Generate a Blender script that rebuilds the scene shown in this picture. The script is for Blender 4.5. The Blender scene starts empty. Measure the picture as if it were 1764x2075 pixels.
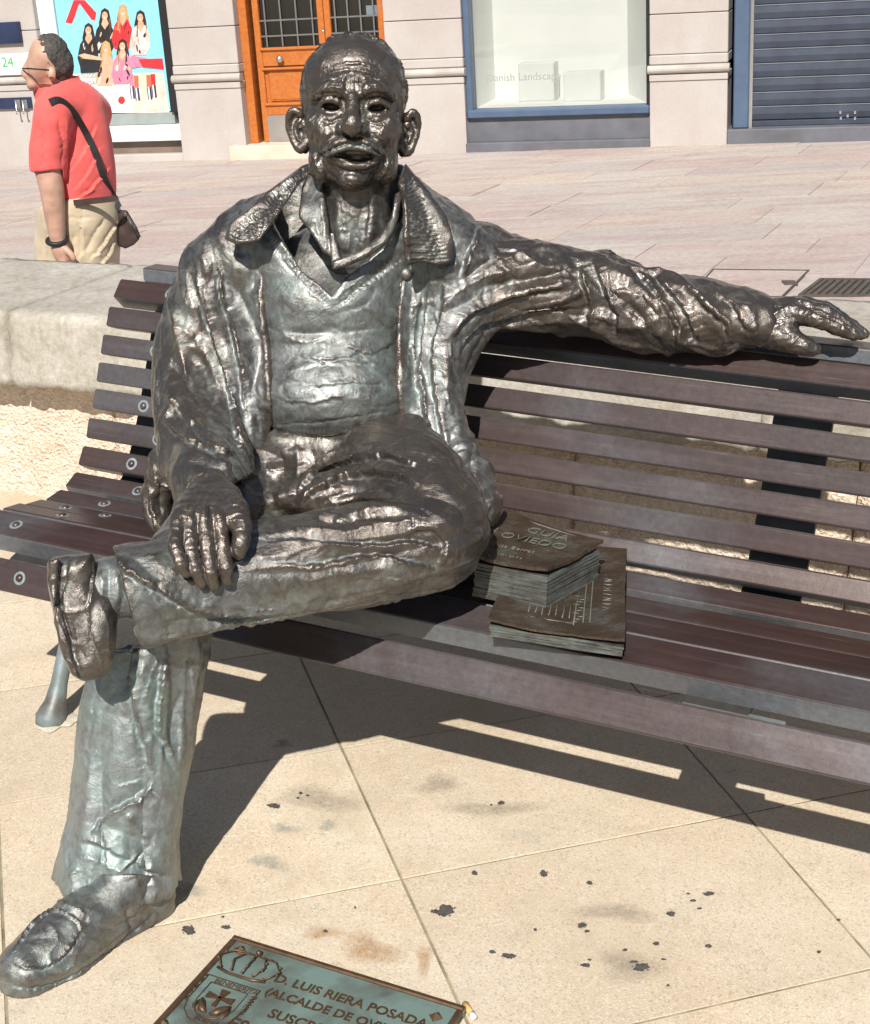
import bpy, bmesh, math, random
import numpy as np
from mathutils import Vector, Matrix
random.seed(7); rng = np.random.default_rng(7)
scene = bpy.context.scene
R = math.radians
# ------------------------------------------------------------------ camera, sky, sun, exposure
FPX, CH = 3000.0, 1.45                      # focal length in units of a 1764 x 2075 frame, eye height
PITCH = math.atan(1207/FPX); CP, SP = math.cos(PITCH), math.sin(PITCH)
cam_d = bpy.data.cameras.new('camera'); cam = bpy.data.objects.new('camera', cam_d)
scene.collection.objects.link(cam); scene.camera = cam
cam.location = (0, 0, CH); cam.rotation_euler = (math.pi/2-PITCH, 0, 0)
cam_d.sensor_fit = 'VERTICAL'; cam_d.sensor_height = 24
cam_d.lens = 24*FPX/2075; cam_d.clip_start = .05; cam_d.clip_end = 500
scene.render.resolution_x, scene.render.resolution_y = 870, 1024
SUN_EL, SUN_AZ = R(44.5), math.atan2(-.20, -1.0)          # towards the sun: behind the camera, a little left
sdir = Vector((math.cos(SUN_EL)*math.sin(SUN_AZ), math.cos(SUN_EL)*math.cos(SUN_AZ), math.sin(SUN_EL)))
world = bpy.data.worlds.new('World'); scene.world = world; world.use_nodes = True
wn = world.node_tree.nodes; wl = world.node_tree.links
sky = wn.new('ShaderNodeTexSky'); sky.sky_type = 'NISHITA'; sky.sun_disc = False
sky.sun_elevation = SUN_EL; sky.sun_rotation = SUN_AZ % (2*math.pi)
wl.new(sky.outputs[0], wn['Background'].inputs[0]); wn['Background'].inputs[1].default_value = .058
sun_d = bpy.data.lights.new('sun', 'SUN'); sun_d.energy = 5.0; sun_d.angle = R(.5); sun_d.color = (1, .955, .88)
sun = bpy.data.objects.new('sun', sun_d); scene.collection.objects.link(sun)
sun.rotation_euler = sdir.to_track_quat('Z', 'Y').to_euler()
scene.view_settings.view_transform = 'Standard'; scene.view_settings.look = 'None'
scene.view_settings.exposure = .36; scene.view_settings.gamma = 1
# ------------------------------------------------------------------ geometry helpers
def ray(px, py):
    x = (px-882)/FPX; u = -(py-1037.5)/FPX
    return np.array([x, CP+u*SP, -SP+u*CP])
EYE = np.array([0, 0, CH])
def onZ(px, py, z=0.0): r = ray(px, py); return EYE+r*(z-CH)/r[2]
def onY(px, py, Y): r = ray(px, py); return EYE+r*Y/r[1]
def onPlane(px, py, O, N): r = ray(px, py); return EYE+r*(np.dot(np.asarray(O)-EYE, N)/np.dot(r, N))
def obj(name, verts, faces, mat, parent=None, smooth=False):
    me = bpy.data.meshes.new(name)
    me.from_pydata([tuple(map(float, v)) for v in verts], [], [tuple(map(int, f)) for f in faces]); me.validate()
    if mat is not None: me.materials.append(mat)
    if smooth: me.polygons.foreach_set('use_smooth', [True]*len(me.polygons))
    o = bpy.data.objects.new(name, me); scene.collection.objects.link(o)
    if parent is not None: o.parent = parent
    return o
def inst(name, me, parent=None, M=None):
    o = bpy.data.objects.new(name, me); scene.collection.objects.link(o)
    if parent is not None: o.parent = parent
    if M is not None: o.matrix_local = M
    return o
def thing(name, label, cat, loc=(0, 0, 0), group=None, rot=None):
    o = bpy.data.objects.new(name, None); scene.collection.objects.link(o)
    o.location = loc; o['label'] = label; o['category'] = cat; o.empty_display_size = .1
    if rot is not None: o.rotation_euler = rot
    if group: o['group'] = group
    return o
def tag(o, label, cat, group=None):
    o['label'] = label; o['category'] = cat
    if group: o['group'] = group
    return o
def structure(o): o['kind'] = 'structure'; return o
class MB:
    """collects shapes into one mesh"""
    def __init__(s): s.v = []; s.f = []
    def add(s, v, f):
        k = len(s.v); s.v += [tuple(map(float, q)) for q in v]; s.f += [tuple(int(i)+k for i in q) for q in f]; return s
    def box(s, lo, hi, bev=0.0, M=None):
        v, f = boxgeo(lo, hi, bev)
        if M is not None: v = [M(q) for q in v]
        return s.add(v, f)
    def poly(s, pts, M, z0, z1):
        """prism: 2D outline pts (CCW) between heights z0,z1, mapped by M(x,y,z)"""
        n = len(pts)
        v = [M(x, y, z0) for x, y in pts]+[M(x, y, z1) for x, y in pts]
        f = [tuple(range(n-1, -1, -1)), tuple(range(n, 2*n))]+[(i, (i+1) % n, n+(i+1) % n, n+i) for i in range(n)]
        return s.add(v, f)
    def tube(s, pts, rad, seg=10, cap=True):
        v, f = tubegeo(pts, rad, seg, cap); return s.add(v, f)
    def build(s, name, mat, parent=None, smooth=False): return obj(name, s.v, s.f, mat, parent, smooth)
def boxgeo(lo, hi, bev=0.0):
    lo = np.array(lo, float); hi = np.array(hi, float)
    if bev <= 0:
        v = [(x, y, z) for x in (lo[0], hi[0]) for y in (lo[1], hi[1]) for z in (lo[2], hi[2])]
        return v, [(0, 1, 3, 2), (4, 6, 7, 5), (0, 4, 5, 1), (2, 3, 7, 6), (0, 2, 6, 4), (1, 5, 7, 3)]
    v = []; idx = {}
    for sx in (0, 1):
        for sy in (0, 1):
            for sz in (0, 1):
                c = np.array([(lo, hi)[sx][0], (lo, hi)[sy][1], (lo, hi)[sz][2]])
                d = np.array([1-2*sx, 1-2*sy, 1-2*sz])*bev
                for a in range(3):
                    q = c+d; q[a] = c[a]; idx[(sx, sy, sz, a)] = len(v); v.append(tuple(q))
    f = []
    for a in range(3):
        for sd in (0, 1):
            o = [(0, 0), (1, 0), (1, 1), (0, 1)]
            q = []
            for (i, j) in o:
                k = [0, 0, 0]; k[a] = sd; k[(a+1) % 3] = i; k[(a+2) % 3] = j; q.append(idx[(*k, a)])
            f.append(tuple(q if sd else q[::-1]))
    for a in range(3):
        b, c = (a+1) % 3, (a+2) % 3
        for i in (0, 1):
            for j in (0, 1):
                k0 = [0, 0, 0]; k0[b] = i; k0[c] = j; k1 = list(k0); k1[a] = 1
                q = [idx[(*k0, b)], idx[(*k1, b)], idx[(*k1, c)], idx[(*k0, c)]]
                f.append(tuple(q if (i == j) else q[::-1]))
    for sx in (0, 1):
        for sy in (0, 1):
            for sz in (0, 1):
                q = [idx[(sx, sy, sz, a)] for a in range(3)]
                f.append(tuple(q if (sx+sy+sz) % 2 == 1 else q[::-1]))
    return v, f
def tubegeo(pts, rad, seg=10, cap=True):
    P = [np.array(p, float) for p in pts]; n = len(P)
    rad = [rad]*n if np.isscalar(rad) else list(rad)
    v = []; f = []; up = None
    for i in range(n):
        t = P[min(i+1, n-1)]-P[max(i-1, 0)]; t /= (np.linalg.norm(t)+1e-9)
        if up is None:
            up = np.array([0, 0, 1.]) if abs(t[2]) < .9 else np.array([1., 0, 0])
        a = np.cross(t, up); a /= (np.linalg.norm(a)+1e-9); b = np.cross(a, t); up = b
        for k in range(seg):
            an = 2*math.pi*k/seg; v.append(P[i]+rad[i]*(math.cos(an)*a+math.sin(an)*b))
    for i in range(n-1):
        for k in range(seg):
            k2 = (k+1) % seg; f.append((i*seg+k, i*seg+k2, (i+1)*seg+k2, (i+1)*seg+k))
    if cap: f.append(tuple(range(seg-1, -1, -1))); f.append(tuple(range((n-1)*seg, n*seg)))
    return v, f
def dome(c, nrm, r, h, seg=12, rings=3):
    nrm = np.array(nrm, float); nrm /= np.linalg.norm(nrm)
    a = np.cross(nrm, [0, 0, 1.]) if abs(nrm[2]) < .9 else np.cross(nrm, [1., 0, 0]); a /= np.linalg.norm(a); b = np.cross(nrm, a)
    v = []; f = []
    for i in range(rings):
        an = i/rings*math.pi/2
        for k in range(seg):
            t = 2*math.pi*k/seg; v.append(np.array(c)+r*math.cos(an)*(math.cos(t)*a+math.sin(t)*b)+nrm*h*math.sin(an))
    v.append(np.array(c)+nrm*h)
    for i in range(rings-1):
        for k in range(seg): f.append((i*seg+k, i*seg+(k+1) % seg, (i+1)*seg+(k+1) % seg, (i+1)*seg+k))
    for k in range(seg): f.append(((rings-1)*seg+k, (rings-1)*seg+(k+1) % seg, len(v)-1))
    return v, f
# ------------------------------------------------------------------ material helpers
class NT:
    def __init__(s, name):
        s.m = bpy.data.materials.new(name); s.m.use_nodes = True; s.n = s.m.node_tree.nodes; s.l = s.m.node_tree.links
        s.b = s.n['Principled BSDF']; s.tc = s.n.new('ShaderNodeTexCoord')
    def set(s, **k):
        for a, v in k.items():
            i = s.b.inputs[a.replace('_', ' ')]
            if hasattr(v, 'is_output'): s.l.new(v, i)
            else: i.default_value = v
    def noise(s, scale, detail=6, rough=.6, vec=None, out=0, dist=0, stretch=None):
        n = s.n.new('ShaderNodeTexNoise'); n.inputs['Scale'].default_value = scale; n.inputs['Detail'].default_value = detail
        n.inputs['Roughness'].default_value = rough; n.inputs['Distortion'].default_value = dist
        v = vec if vec is not None else s.tc.outputs['Object']
        if stretch is not None:
            mp = s.n.new('ShaderNodeMapping'); mp.inputs['Scale'].default_value = stretch; s.l.new(v, mp.inputs[0]); v = mp.outputs[0]
        s.l.new(v, n.inputs['Vector']); return n.outputs[out]
    def voro(s, scale, feature='F1', out=0, vec=None):
        n = s.n.new('ShaderNodeTexVoronoi'); n.inputs['Scale'].default_value = scale; n.feature = feature
        s.l.new(vec if vec is not None else s.tc.outputs['Object'], n.inputs['Vector']); return n.outputs[out]
    def ramp(s, fac, stops, interp='LINEAR'):
        n = s.n.new('ShaderNodeValToRGB'); n.color_ramp.interpolation = interp; e = n.color_ramp.elements
        while len(e) > 1: e.remove(e[0])
        for i, (p, col) in enumerate(stops):
            q = e[0] if i == 0 else e.new(p)
            q.position = p; q.color = (*col, 1) if not np.isscalar(col) else (col, col, col, 1)
        s.l.new(fac, n.inputs[0]); return n.outputs[0]
    def mix(s, fac, a, b, mode='MIX'):
        n = s.n.new('ShaderNodeMix'); n.data_type = 'RGBA'; n.blend_type = mode
        for k, v in ((0, fac), (6, a), (7, b)):
            if hasattr(v, 'is_output'): s.l.new(v, n.inputs[k])
            elif k == 0: n.inputs[0].default_value = v
            else: n.inputs[k].default_value = (*v, 1)
        return n.outputs[2]
    def math(s, op, a, b=0.0, clamp=False):
        n = s.n.new('ShaderNodeMath'); n.operation = op; n.use_clamp = clamp
        for k, v in ((0, a), (1, b)):
            if hasattr(v, 'is_output'): s.l.new(v, n.inputs[k])
            else: n.inputs[k].default_value = v
        return n.outputs[0]
    def bump(s, h, strength=.3, dist=.01, nrm=None):
        n = s.n.new('ShaderNodeBump'); n.inputs['Strength'].default_value = strength; n.inputs['Distance'].default_value = dist
        s.l.new(h, n.inputs['Height'])
        if nrm is not None: s.l.new(nrm, n.inputs['Normal'])
        return n.outputs[0]
    def rand(s):
        n = s.n.new('ShaderNodeObjectInfo'); return n.outputs['Random']
    def world(s):
        n = s.n.new('ShaderNodeNewGeometry'); return n.outputs['Position']
    def attr(s, name):
        n = s.n.new('ShaderNodeAttribute'); n.attribute_name = name; return n.outputs['Fac']
def simple(name, col, rough=.6, metal=0.0, var=.12, scale=8, bump=.0, spec=.5):
    t = NT(name); n = t.noise(scale, 5)
    lo = tuple(c*(1-var) for c in col); hi = tuple(min(1, c*(1+var)) for c in col)
    t.set(Base_Color=t.ramp(n, [(.3, lo), (.7, hi)]), Roughness=rough, Metallic=metal)
    t.b.inputs['Specular IOR Level'].default_value = spec
    if bump: t.set(Normal=t.bump(t.noise(scale*12, 4), bump, .01))
    return t.m
# ------------------------------------------------------------------ materials of the setting
def mat_plaza():
    t = NT('cream_aggregate'); P = t.world()
    big = t.noise(2.2, 4, .6, P); mid = t.noise(9, 5, .65, P)
    base = t.mix(t.ramp(big, [(.35, 0), (.65, 1)]), (.65, .54, .405), (.71, .62, .505))
    base = t.mix(t.math('MULTIPLY', t.ramp(mid, [(.45, 0), (.75, 1)]), .5), base, (.56, .48, .38))
    v = t.voro(300, vec=P, out=1)                       # aggregate grains
    g = t.n.new('ShaderNodeSeparateColor'); t.l.new(v, g.inputs[0])
    base = t.mix(t.ramp(g.outputs[0], [(.80, 0), (.82, .45)]), base, (.78, .74, .66))
    base = t.mix(t.ramp(g.outputs[1], [(.86, 0), (.88, .4)]), base, (.36, .30, .24))
    fine = t.noise(420, 2, .7, P)
    base = t.mix(.5, base, t.ramp(fine, [(.3, (.52, .50, .46)), (.7, (1.10, 1.09, 1.06))]), 'MULTIPLY')
    r = t.rand(); base = t.mix(1.0, base, t.ramp(r, [(0, (.88, .86, .84)), (1, (1.05, 1.04, 1.01))]), 'MULTIPLY')
    sm = t.noise(5.5, 3, .5, P, dist=.6)                # bluish grey run-off marks
    base = t.mix(t.ramp(sm, [(.64, 0), (.74, .32)]), base, (.30, .31, .28))
    dn = t.noise(3.1, 6, .7, P, dist=.4)
    base = t.mix(t.ramp(dn, [(.48, 0), (.72, .50)]), base, (.40, .32, .22))
    d2_ = t.noise(17, 7, .75, P, dist=.8); base = t.mix(t.ramp(d2_, [(.56, 0), (.74, .45)]), base, (.34, .28, .21))
    sp = t.voro(38, vec=P); base = t.mix(t.ramp(sp, [(.05, .6), (.09, 0)]), base, (.22, .19, .16))
    t.set(Base_Color=base, Roughness=.82, Normal=t.bump(t.math('ADD', fine, t.math('MULTIPLY', g.outputs[2], .6)), .28, .0025))
    return t.m
M_plaza = mat_plaza()
M_joint = simple('mossy_joint', (.25, .22, .145), .95, var=.55, scale=14)
M_gum = simple('dark_gum', (.075, .068, .062), .7, var=.35, scale=120)
def mat_stain(name, col, amt):
    t = NT(name); a = t.attr('fade'); n = t.noise(60, 5, .7, t.world())
    t.set(Base_Color=(*col, 1), Roughness=.85, Alpha=t.math('MULTIPLY', t.math('MULTIPLY', a, t.ramp(n, [(.3, .25), (.7, 1.0)])), amt))
    return t.m
M_st_blue = mat_stain('blue_grey_runoff', (.26, .31, .30), .55)
M_st_rust = mat_stain('rust_stain', (.42, .22, .06), .6)
M_st_grey = mat_stain('grey_dirt', (.28, .24, .19), .5)
def mat_coping():
    t = NT('weathered_coping'); P = t.world()
    a = t.noise(4, 6, .65, P); b = t.noise(60, 6, .75, P); c = t.noise(7, 5, .6, P, stretch=(3, 3, .5))
    base = t.mix(t.ramp(a, [(.35, 0), (.65, 1)]), (.39, .36, .305), (.53, .50, .455))
    base = t.mix(t.ramp(c, [(.5, 0), (.7, .5)]), base, (.31, .27, .20))
    base = t.mix(.75, base, t.ramp(b, [(.3, (.55, .55, .52)), (.7, (1.15, 1.13, 1.1))]), 'MULTIPLY')
    t.set(Base_Color=base, Roughness=.9, Normal=t.bump(b, .5, .006)); return t.m
M_coping = mat_coping()
def mat_wall():
    t = NT('bush_hammered_stone'); P = t.world()
    a = t.noise(3, 4, .6, P); b = t.noise(75, 4, .65, P); c = t.voro(120, vec=P)
    base = t.mix(t.ramp(a, [(.35, 0), (.65, 1)]), (.70, .57, .46), (.76, .67, .58))
    base = t.mix(.6, base, t.ramp(b, [(.3, (.62, .56, .5)), (.65, (1.08, 1.06, 1.04))]), 'MULTIPLY')
    base = t.mix(1, base, t.ramp(t.rand(), [(0, (.94, .93, .92)), (1, (1.03, 1.02, 1))]), 'MULTIPLY')
    t.set(Base_Color=base, Roughness=.92, Normal=t.bump(t.math('ADD', b, t.math('MULTIPLY', c, .5)), .8, .012)); return t.m
M_wall = mat_wall()
def mat_street():
    t = NT('rose_street_stone'); P = t.world()
    a = t.noise(.9, 5, .65, P); b = t.noise(26, 6, .7, P); c = t.noise(4, 6, .7, P, stretch=(.35, 1.2, 1))
    base = t.ramp(t.rand(), [(0, (.47, .37, .345)), (.2, (.49, .44, .405)), (.4, (.42, .385, .37)), (.6, (.53, .45, .37)), (.8, (.44, .34, .325)), (1, (.50, .47, .435))])
    base = t.mix(t.ramp(a, [(.35, 0), (.65, .5)]), base, (.50, .455, .42))
    base = t.mix(t.ramp(c, [(.46, 0), (.64, .75)]), base, (.40, .30, .285))
    base = t.mix(.85, base, t.ramp(b, [(.3, (.68, .66, .64)), (.7, (1.10, 1.09, 1.08))]), 'MULTIPLY')
    t.set(Base_Color=base, Roughness=.72, Normal=t.bump(b, .2, .004)); return t.m
M_street = mat_street()
M_street_joint = simple('street_joint', (.42, .36, .34), .95)
M_iron = simple('cast_iron_grate', (.10, .085, .07), .6, .3, .3, 20)
M_gap = simple('dark_gap', (.05, .045, .04), .95)
# ------------------------------------------------------------------ plaza
plaza = MB(); plaza.box((-6, -3, -.30), (7, 3.2, -.0018)); plaza.poly([(-6, 3.2), (.2, 3.2), (-1.1, 3.74), (-6, 5.6)], lambda x, y, z: (x, y, z), -.30, -.0019)
plaza = structure(plaza.build('plaza_ground', M_joint))
D1 = np.array([-.285, .958, 0]); D2 = np.array([.952, .305, 0]); T0 = np.array([-.054, 2.008, 0]); TW, TL = .624, .425
g = .0019
def slab_mesh():
    c = [np.zeros(3), D2*TW, D2*TW+D1*TL, D1*TL]; cen = sum(c)/4
    v = []; f = []
    for z, k in ((-.03, g), (-.003, g), (0, g+.0010)):
        for q in c:
            dq = q-cen; e = np.array([np.sign(dq@D2), np.sign(dq@D1)]); p = q-D2*e[0]*k-D1*e[1]*k; v.append((p[0], p[1], z))
    for r_ in range(2):
        for k in range(4): f.append((r_*4+k, r_*4+(k+1) % 4, r_*4+4+(k+1) % 4, r_*4+4+k))
    f.append((8, 9, 10, 11)); me = bpy.data.meshes.new('paving_slab'); me.from_pydata(v, [], f); me.materials.append(M_plaza); return me
sm_ = slab_mesh()
for i in range(-4, 5):
    for j in range(-3, 6):
        o = T0+D2*TW*i+D1*TL*j; cen = o+D2*TW/2+D1*TL/2
        if -2.4 < cen[0] < 2.2 and .95 < cen[1] < 3.95 and cen[1]+.42*cen[0] < 3.58:
            inst('paving_slab', sm_, plaza, Matrix.Translation((o[0], o[1], float(rng.uniform(-.0006, .0006)))))
def blob(px, py, w, h, mat, name, z=.0014, n=22, rough=.35):
    c = onZ(px, py); e1 = onZ(px+w/2, py)-c; e2 = onZ(px, py-h/2)-c; ph = rng.uniform(0, 6.28, 4); v = [c+[0, 0, z]]
    for k in range(n):
        a = 2*math.pi*k/n; r_ = 1+rough*(.5*math.sin(2*a+ph[0])+.35*math.sin(3*a+ph[1])+.4*math.sin(5*a+ph[2])+.35*math.sin(9*a+ph[3]))*.7
        v.append(c+e1*math.cos(a)*r_+e2*math.sin(a)*r_+[0, 0, z])
    return obj(name, v, [(0, k+1, (k+1) % n+1) for k in range(n)], mat, plaza)
for q in [(383, 1886, 19, 13), (458, 1880, 13, 6), (452, 1859, 5, 3), (903, 1846, 27, 16), (880, 1848, 10, 6), (962, 1770, 9, 7), (1102, 1771, 12, 9), (1195, 1790, 9, 6),
          (1437, 1812, 16, 6), (1405, 1826, 9, 4), (1418, 1842, 8, 3), (1395, 1812, 5, 3), (1360, 1853, 12, 8), (1180, 1876, 13, 8), (1190, 1888, 9, 4), (1085, 1885, 6, 4), (1031, 1938, 20, 8), (998, 1930, 10, 5),
          (1187, 1957, 14, 6), (1195, 1946, 6, 3), (1300, 1961, 24, 11), (1285, 1950, 12, 4), (1267, 1926, 8, 4), (1330, 1913, 11, 5), (1345, 1945, 8, 3), (1436, 1918, 10, 6), (1660, 1930, 7, 4), (1354, 1998, 5, 4),
          (556, 1634, 20, 7), (610, 1608, 7, 4), (624, 1613, 6, 3), (604, 1618, 5, 3), (1016, 1628, 11, 6), (996, 1632, 4, 3), (720, 1840, 3, 4), (1700, 1865, 6, 3), (660, 1888, 7, 5)]:
    o = blob(q[0], q[1], q[2]*1.3, q[3]*1.35, M_gum, 'gum_spot', rough=.32, n=34)
    if q[2] > 11:
        for k in range(5):
            a = rng.uniform(0, 6.28); blob(q[0]+math.cos(a)*q[2]*.75, q[1]+math.sin(a)*q[3]*.75, q[2]*.16, q[3]*.2, M_gum, 'gum_spot', rough=.4, n=11)
def stain(px, py, w, h, mat):
    c = onZ(px, py); e1 = onZ(px+w/2, py)-c; e2 = onZ(px, py-h/2)-c; v = []; fade = []; n = 20; rr = [0, .4, .75, 1.0]
    ph = rng.uniform(0, 6.28, 3)
    for i, q in enumerate(rr):
        for k in range(n):
            a = 2*math.pi*k/n; m = q*(1+.25*math.sin(2*a+ph[0])+.18*math.sin(3*a+ph[1])); v.append(c+e1*math.cos(a)*m+e2*math.sin(a)*m+[0, 0, .0011]); fade.append([1, .8, .35, 0][i])
    f = [(i*n+k, i*n+(k+1) % n, (i+1)*n+(k+1) % n, (i+1)*n+k) for i in range(3) for k in range(n)]
    o = obj('stain', v, f, mat, plaza); at = o.data.attributes.new('fade', 'FLOAT', 'POINT'); at.data.foreach_set('value', np.array(fade, np.float32))
for q in [(575, 1680, 60, 26, M_st_blue), (545, 1748, 90, 36, M_st_blue), (665, 1674, 50, 22, M_st_blue), (385, 1806, 60, 40, M_st_blue), (575, 1508, 60, 18, M_st_blue), (750, 1925, 130, 75, M_st_rust),
          (655, 1890, 80, 36, M_st_rust), (860, 1945, 46, 60, M_st_rust), (890, 1590, 120, 40, M_st_grey), (1280, 1960, 190, 60, M_st_grey), (1250, 1850, 160, 50, M_st_grey), (640, 1620, 190, 60, M_st_grey), (1000, 1640, 200, 40, M_st_grey)]: stain(*q)
# white sealant ring round the bench foot
# ------------------------------------------------------------------ low wall behind the bench
wd = np.array([1, -.42, 0]); wd /= np.linalg.norm(wd); wn_ = np.array([-wd[1], wd[0], 0])
W0 = np.array([-1.1, 3.62, 0])
def WP(q): return W0+wd*q[0]+wn_*q[1]+np.array([0, 0, q[2]+(.043*q[0] if q[2] > .2 else 0)])   # the coping is level, the plaza is not
low_wall = thing('low_wall', 'low wall of rough cream stone with a thick weathered coping behind the bench', 'wall', (0, 0, 0))
def rough_block(name, lo, hi, mat, amp, step=.035, seed=0):
    """stone block whose front, top and upper edge are dressed unevenly"""
    r = np.random.default_rng(seed); v = []; f = []
    nx = max(2, int((hi[0]-lo[0])/step)); prof = []
    nz = max(2, int((hi[2]-lo[2])/step)); ny = max(2, int((hi[1]-lo[1])/step))
    bev = min(.022, (hi[2]-lo[2])*.12)
    for k in range(nz+1): prof.append((lo[1], lo[2]+(hi[2]-bev-lo[2])*k/nz, 0))
    prof.append((lo[1]+bev*.3, hi[2]-bev*.3, 1))
    for k in range(ny+1): prof.append((lo[1]+bev+(hi[1]-lo[1]-bev)*k/ny, hi[2], 2))
    prof.append((hi[1], lo[2], 3))
    npf = len(prof)
    for i in range(nx+1):
        x = lo[0]+(hi[0]-lo[0])*i/nx; edge = .004 if i in (0, nx) else 0
        for (y, z, k) in prof:
            d = r.normal(0, amp)
            v.append(WP((x, y+(d if k < 2 else 0)+(edge if k < 2 else 0), z+(d*.4 if k in (1, 2) else 0)-(edge if k == 2 else 0)+(r.normal(0, amp*1.5) if (k == 0 and z == lo[2]) else 0))))
    for i in range(nx):
        for k in range(npf): f.append((i*npf+k, (i+1)*npf+k, (i+1)*npf+(k+1) % npf, i*npf+(k+1) % npf))
    f.append(tuple(range(npf))); f.append(tuple(range((nx+1)*npf-1, nx*npf-1, -1)))
    return obj(name, v, f, mat, low_wall, True)
x = -3.79
for k in range(9):
    rough_block('coping_stone', (x+.003, .02, .335), (x+.947, .60, .53), M_coping, .0026, .02, 10+k); x += .95
x = -3.47
for k in range(14):
    rough_block('wall_block', (x+.002, .105, -.02), (x+.618, .45, .345), M_wall, .0035, .02, 40+k); x += .62
# ------------------------------------------------------------------ street
YAW, ROLL = R(15), R(3.4)
FO = np.array([.3, 17.0, -.95])
U0 = np.array([math.cos(YAW), -math.sin(YAW), 0]); Wv = np.array([-math.sin(YAW), -math.cos(YAW), 0]); V0 = np.array([0, 0, 1.])
Uv = U0*math.cos(ROLL)+V0*math.sin(ROLL); Vv = -U0*math.sin(ROLL)+V0*math.cos(ROLL)
def FP(u, v, w=0.0): return FO+Uv*u+Vv*v+Wv*w
def fac(px, py, w=0.0):
    P = onPlane(px, py, FO+Wv*w, Wv)-FO; return float(P@Uv), float(P@Vv)
# the street plane: through the foot of the facade, nearly level towards the wall
base_l = onPlane(230, 328, FO, Wv); base_r = onPlane(1480, 291, FO, Wv); near = np.array([-1.8, 7.2, -.84])
SN = np.cross(base_r-base_l, near-base_l); SN /= np.linalg.norm(SN); SN = SN if SN[2] > 0 else -SN
def SZ(x, y): return near[2]-(SN[0]*(x-near[0])+SN[1]*(y-near[1]))/SN[2]
st = MB(); ex = [(-60, 3.9), (60, 3.9), (60, 90), (-60, 90)]
st.add([(x, y, SZ(x, y)-.006) for x, y in ex], [(0, 1, 2, 3)]); street = structure(st.build('street_ground', M_street_joint))
sa = R(24); SR = np.array([math.sin(sa), math.cos(sa)]); SL = np.array([math.cos(R(8)), -math.sin(R(8))])
def on_street(px, py): return onPlane(px, py, near, SN)
mh = [on_street(*q) for q in ((1445, 547), (1641, 549), (1586, 604), (1393, 602))]
dr = [on_street(*q) for q in ((1662, 566), (1900, 568), (1880, 601), (1617, 600))]
def inside(p, quad):
    s = 0
    for k in range(4):
        a, b = quad[k][:2], quad[(k+1) % 4][:2]; s += np.sign((b[0]-a[0])*(p[1]-a[1])-(b[1]-a[1])*(p[0]-a[0]))
    return abs(s) == 4
row = 0; y = 4.3
slab_cache = {}
while y < 17.5:
    dep = .78 if row % 3 else .62
    x = -5.5-.4*y*.3+rng.uniform(0, .6)
    while x < 6+.18*y:
        ln = float(rng.choice([.95, 1.15, 1.35, 1.6]))
        o = np.array([0, y])+SL*x+SR*0; c = o+SL*ln/2+SR*dep/2
        pc = np.array([c[0], c[1], SZ(c[0], c[1])]); dv = pc-EYE; dd = dv[1]*CP-dv[2]*SP; px = 882+FPX*dv[0]/dd; py = 1037.5-FPX*(dv[1]*SP+dv[2]*CP)/dd
        q4 = [o, o+SL*ln, o+SL*ln+SR*dep, o+SR*dep]
        if -150 < px < 1950 and py < 680 and not any(inside(p, mh) or inside(p, dr) for p in q4+[c]) and np.dot(pc-FO, Wv) > .12:
            gg = .005; key = (ln, dep)
            if key not in slab_cache:
                cc = (SL*ln+SR*dep)/2; v = []
                qq = [np.zeros(2), SL*ln, SL*ln+SR*dep, SR*dep]
                for z, kk in ((-.05, 1-.006), (0, 1-.006)):
                    for p in qq:
                        r_ = cc+(p-cc)*kk; v.append((r_[0], r_[1], SZ(r_[0], r_[1])-SZ(0, 0)+z))
                me = bpy.data.meshes.new('street_slab'); me.from_pydata(v, [], [(4, 5, 6, 7)]+[(k, (k+1) % 4, 4+(k+1) % 4, 4+k) for k in range(4)]); me.materials.append(M_street); slab_cache[key] = me
            inst('street_slab', slab_cache[key], street, Matrix.Translation((o[0], o[1], SZ(o[0], o[1])+float(rng.uniform(-.003, .003)))))
        x += ln
    y += dep*SR[1]; row += 1
up = SN*.002
def quad_prism(mb, q, h0, h1):
    v = [p+SN*h0 for p in q]+[p+SN*h1 for p in q]; mb.add(v, [(4, 7, 6, 5)]+[(k, (k+1) % 4, 4+(k+1) % 4, 4+k) for k in range(4)])
def shrink(q, a): c = sum(q)/4; return [c+(p-c)*a for p in q]
man = thing('manhole_cover', 'flush rectangular manhole cover filled with street stone in a thin metal frame', 'manhole cover', tuple(sum(mh)/4))
def under(o, p): o.matrix_parent_inverse = Matrix.Translation(-Vector(p.location)); return o
def frame_quad(mb, q, a, h0, h1):
    i = shrink(q, a); v = [p+SN*h1 for p in q]+[p+SN*h1 for p in i]+[p+SN*h0 for p in q]+[p+SN*h0 for p in i]
    for k in range(4):
        n = (k+1) % 4; mb.f += [tuple(len(mb.v)+z for z in (k, 4+k, 4+n, n)), tuple(len(mb.v)+z for z in (8+k, k, n, 8+n)), tuple(len(mb.v)+z for z in (4+k, 12+k, 12+n, 4+n))]
    mb.v += [tuple(p) for p in v]
m = MB(); quad_prism(m, shrink(mh, .965), -.03, .004); under(m.build('stone_infill', M_street, man), man)
m = MB(); frame_quad(m, mh, .965, -.02, .009); under(m.build('frame', M_iron, man), man)
for a, b in ((.07, .5), (.93, .5)):
    c = mh[0]*(1-a)*(1-b)+mh[1]*a*(1-b)+mh[2]*a*b+mh[3]*(1-a)*b; m = MB(); m.box(c+[-.04, -.05, .0], c+[.04, .05, .012]); under(m.build('lifting_key', M_iron, man), man)
dg = thing('drain_grate', 'long rusty cast iron drain grate with diagonal bars beside the manhole cover', 'drain grate', tuple(sum(dr)/4))
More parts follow.
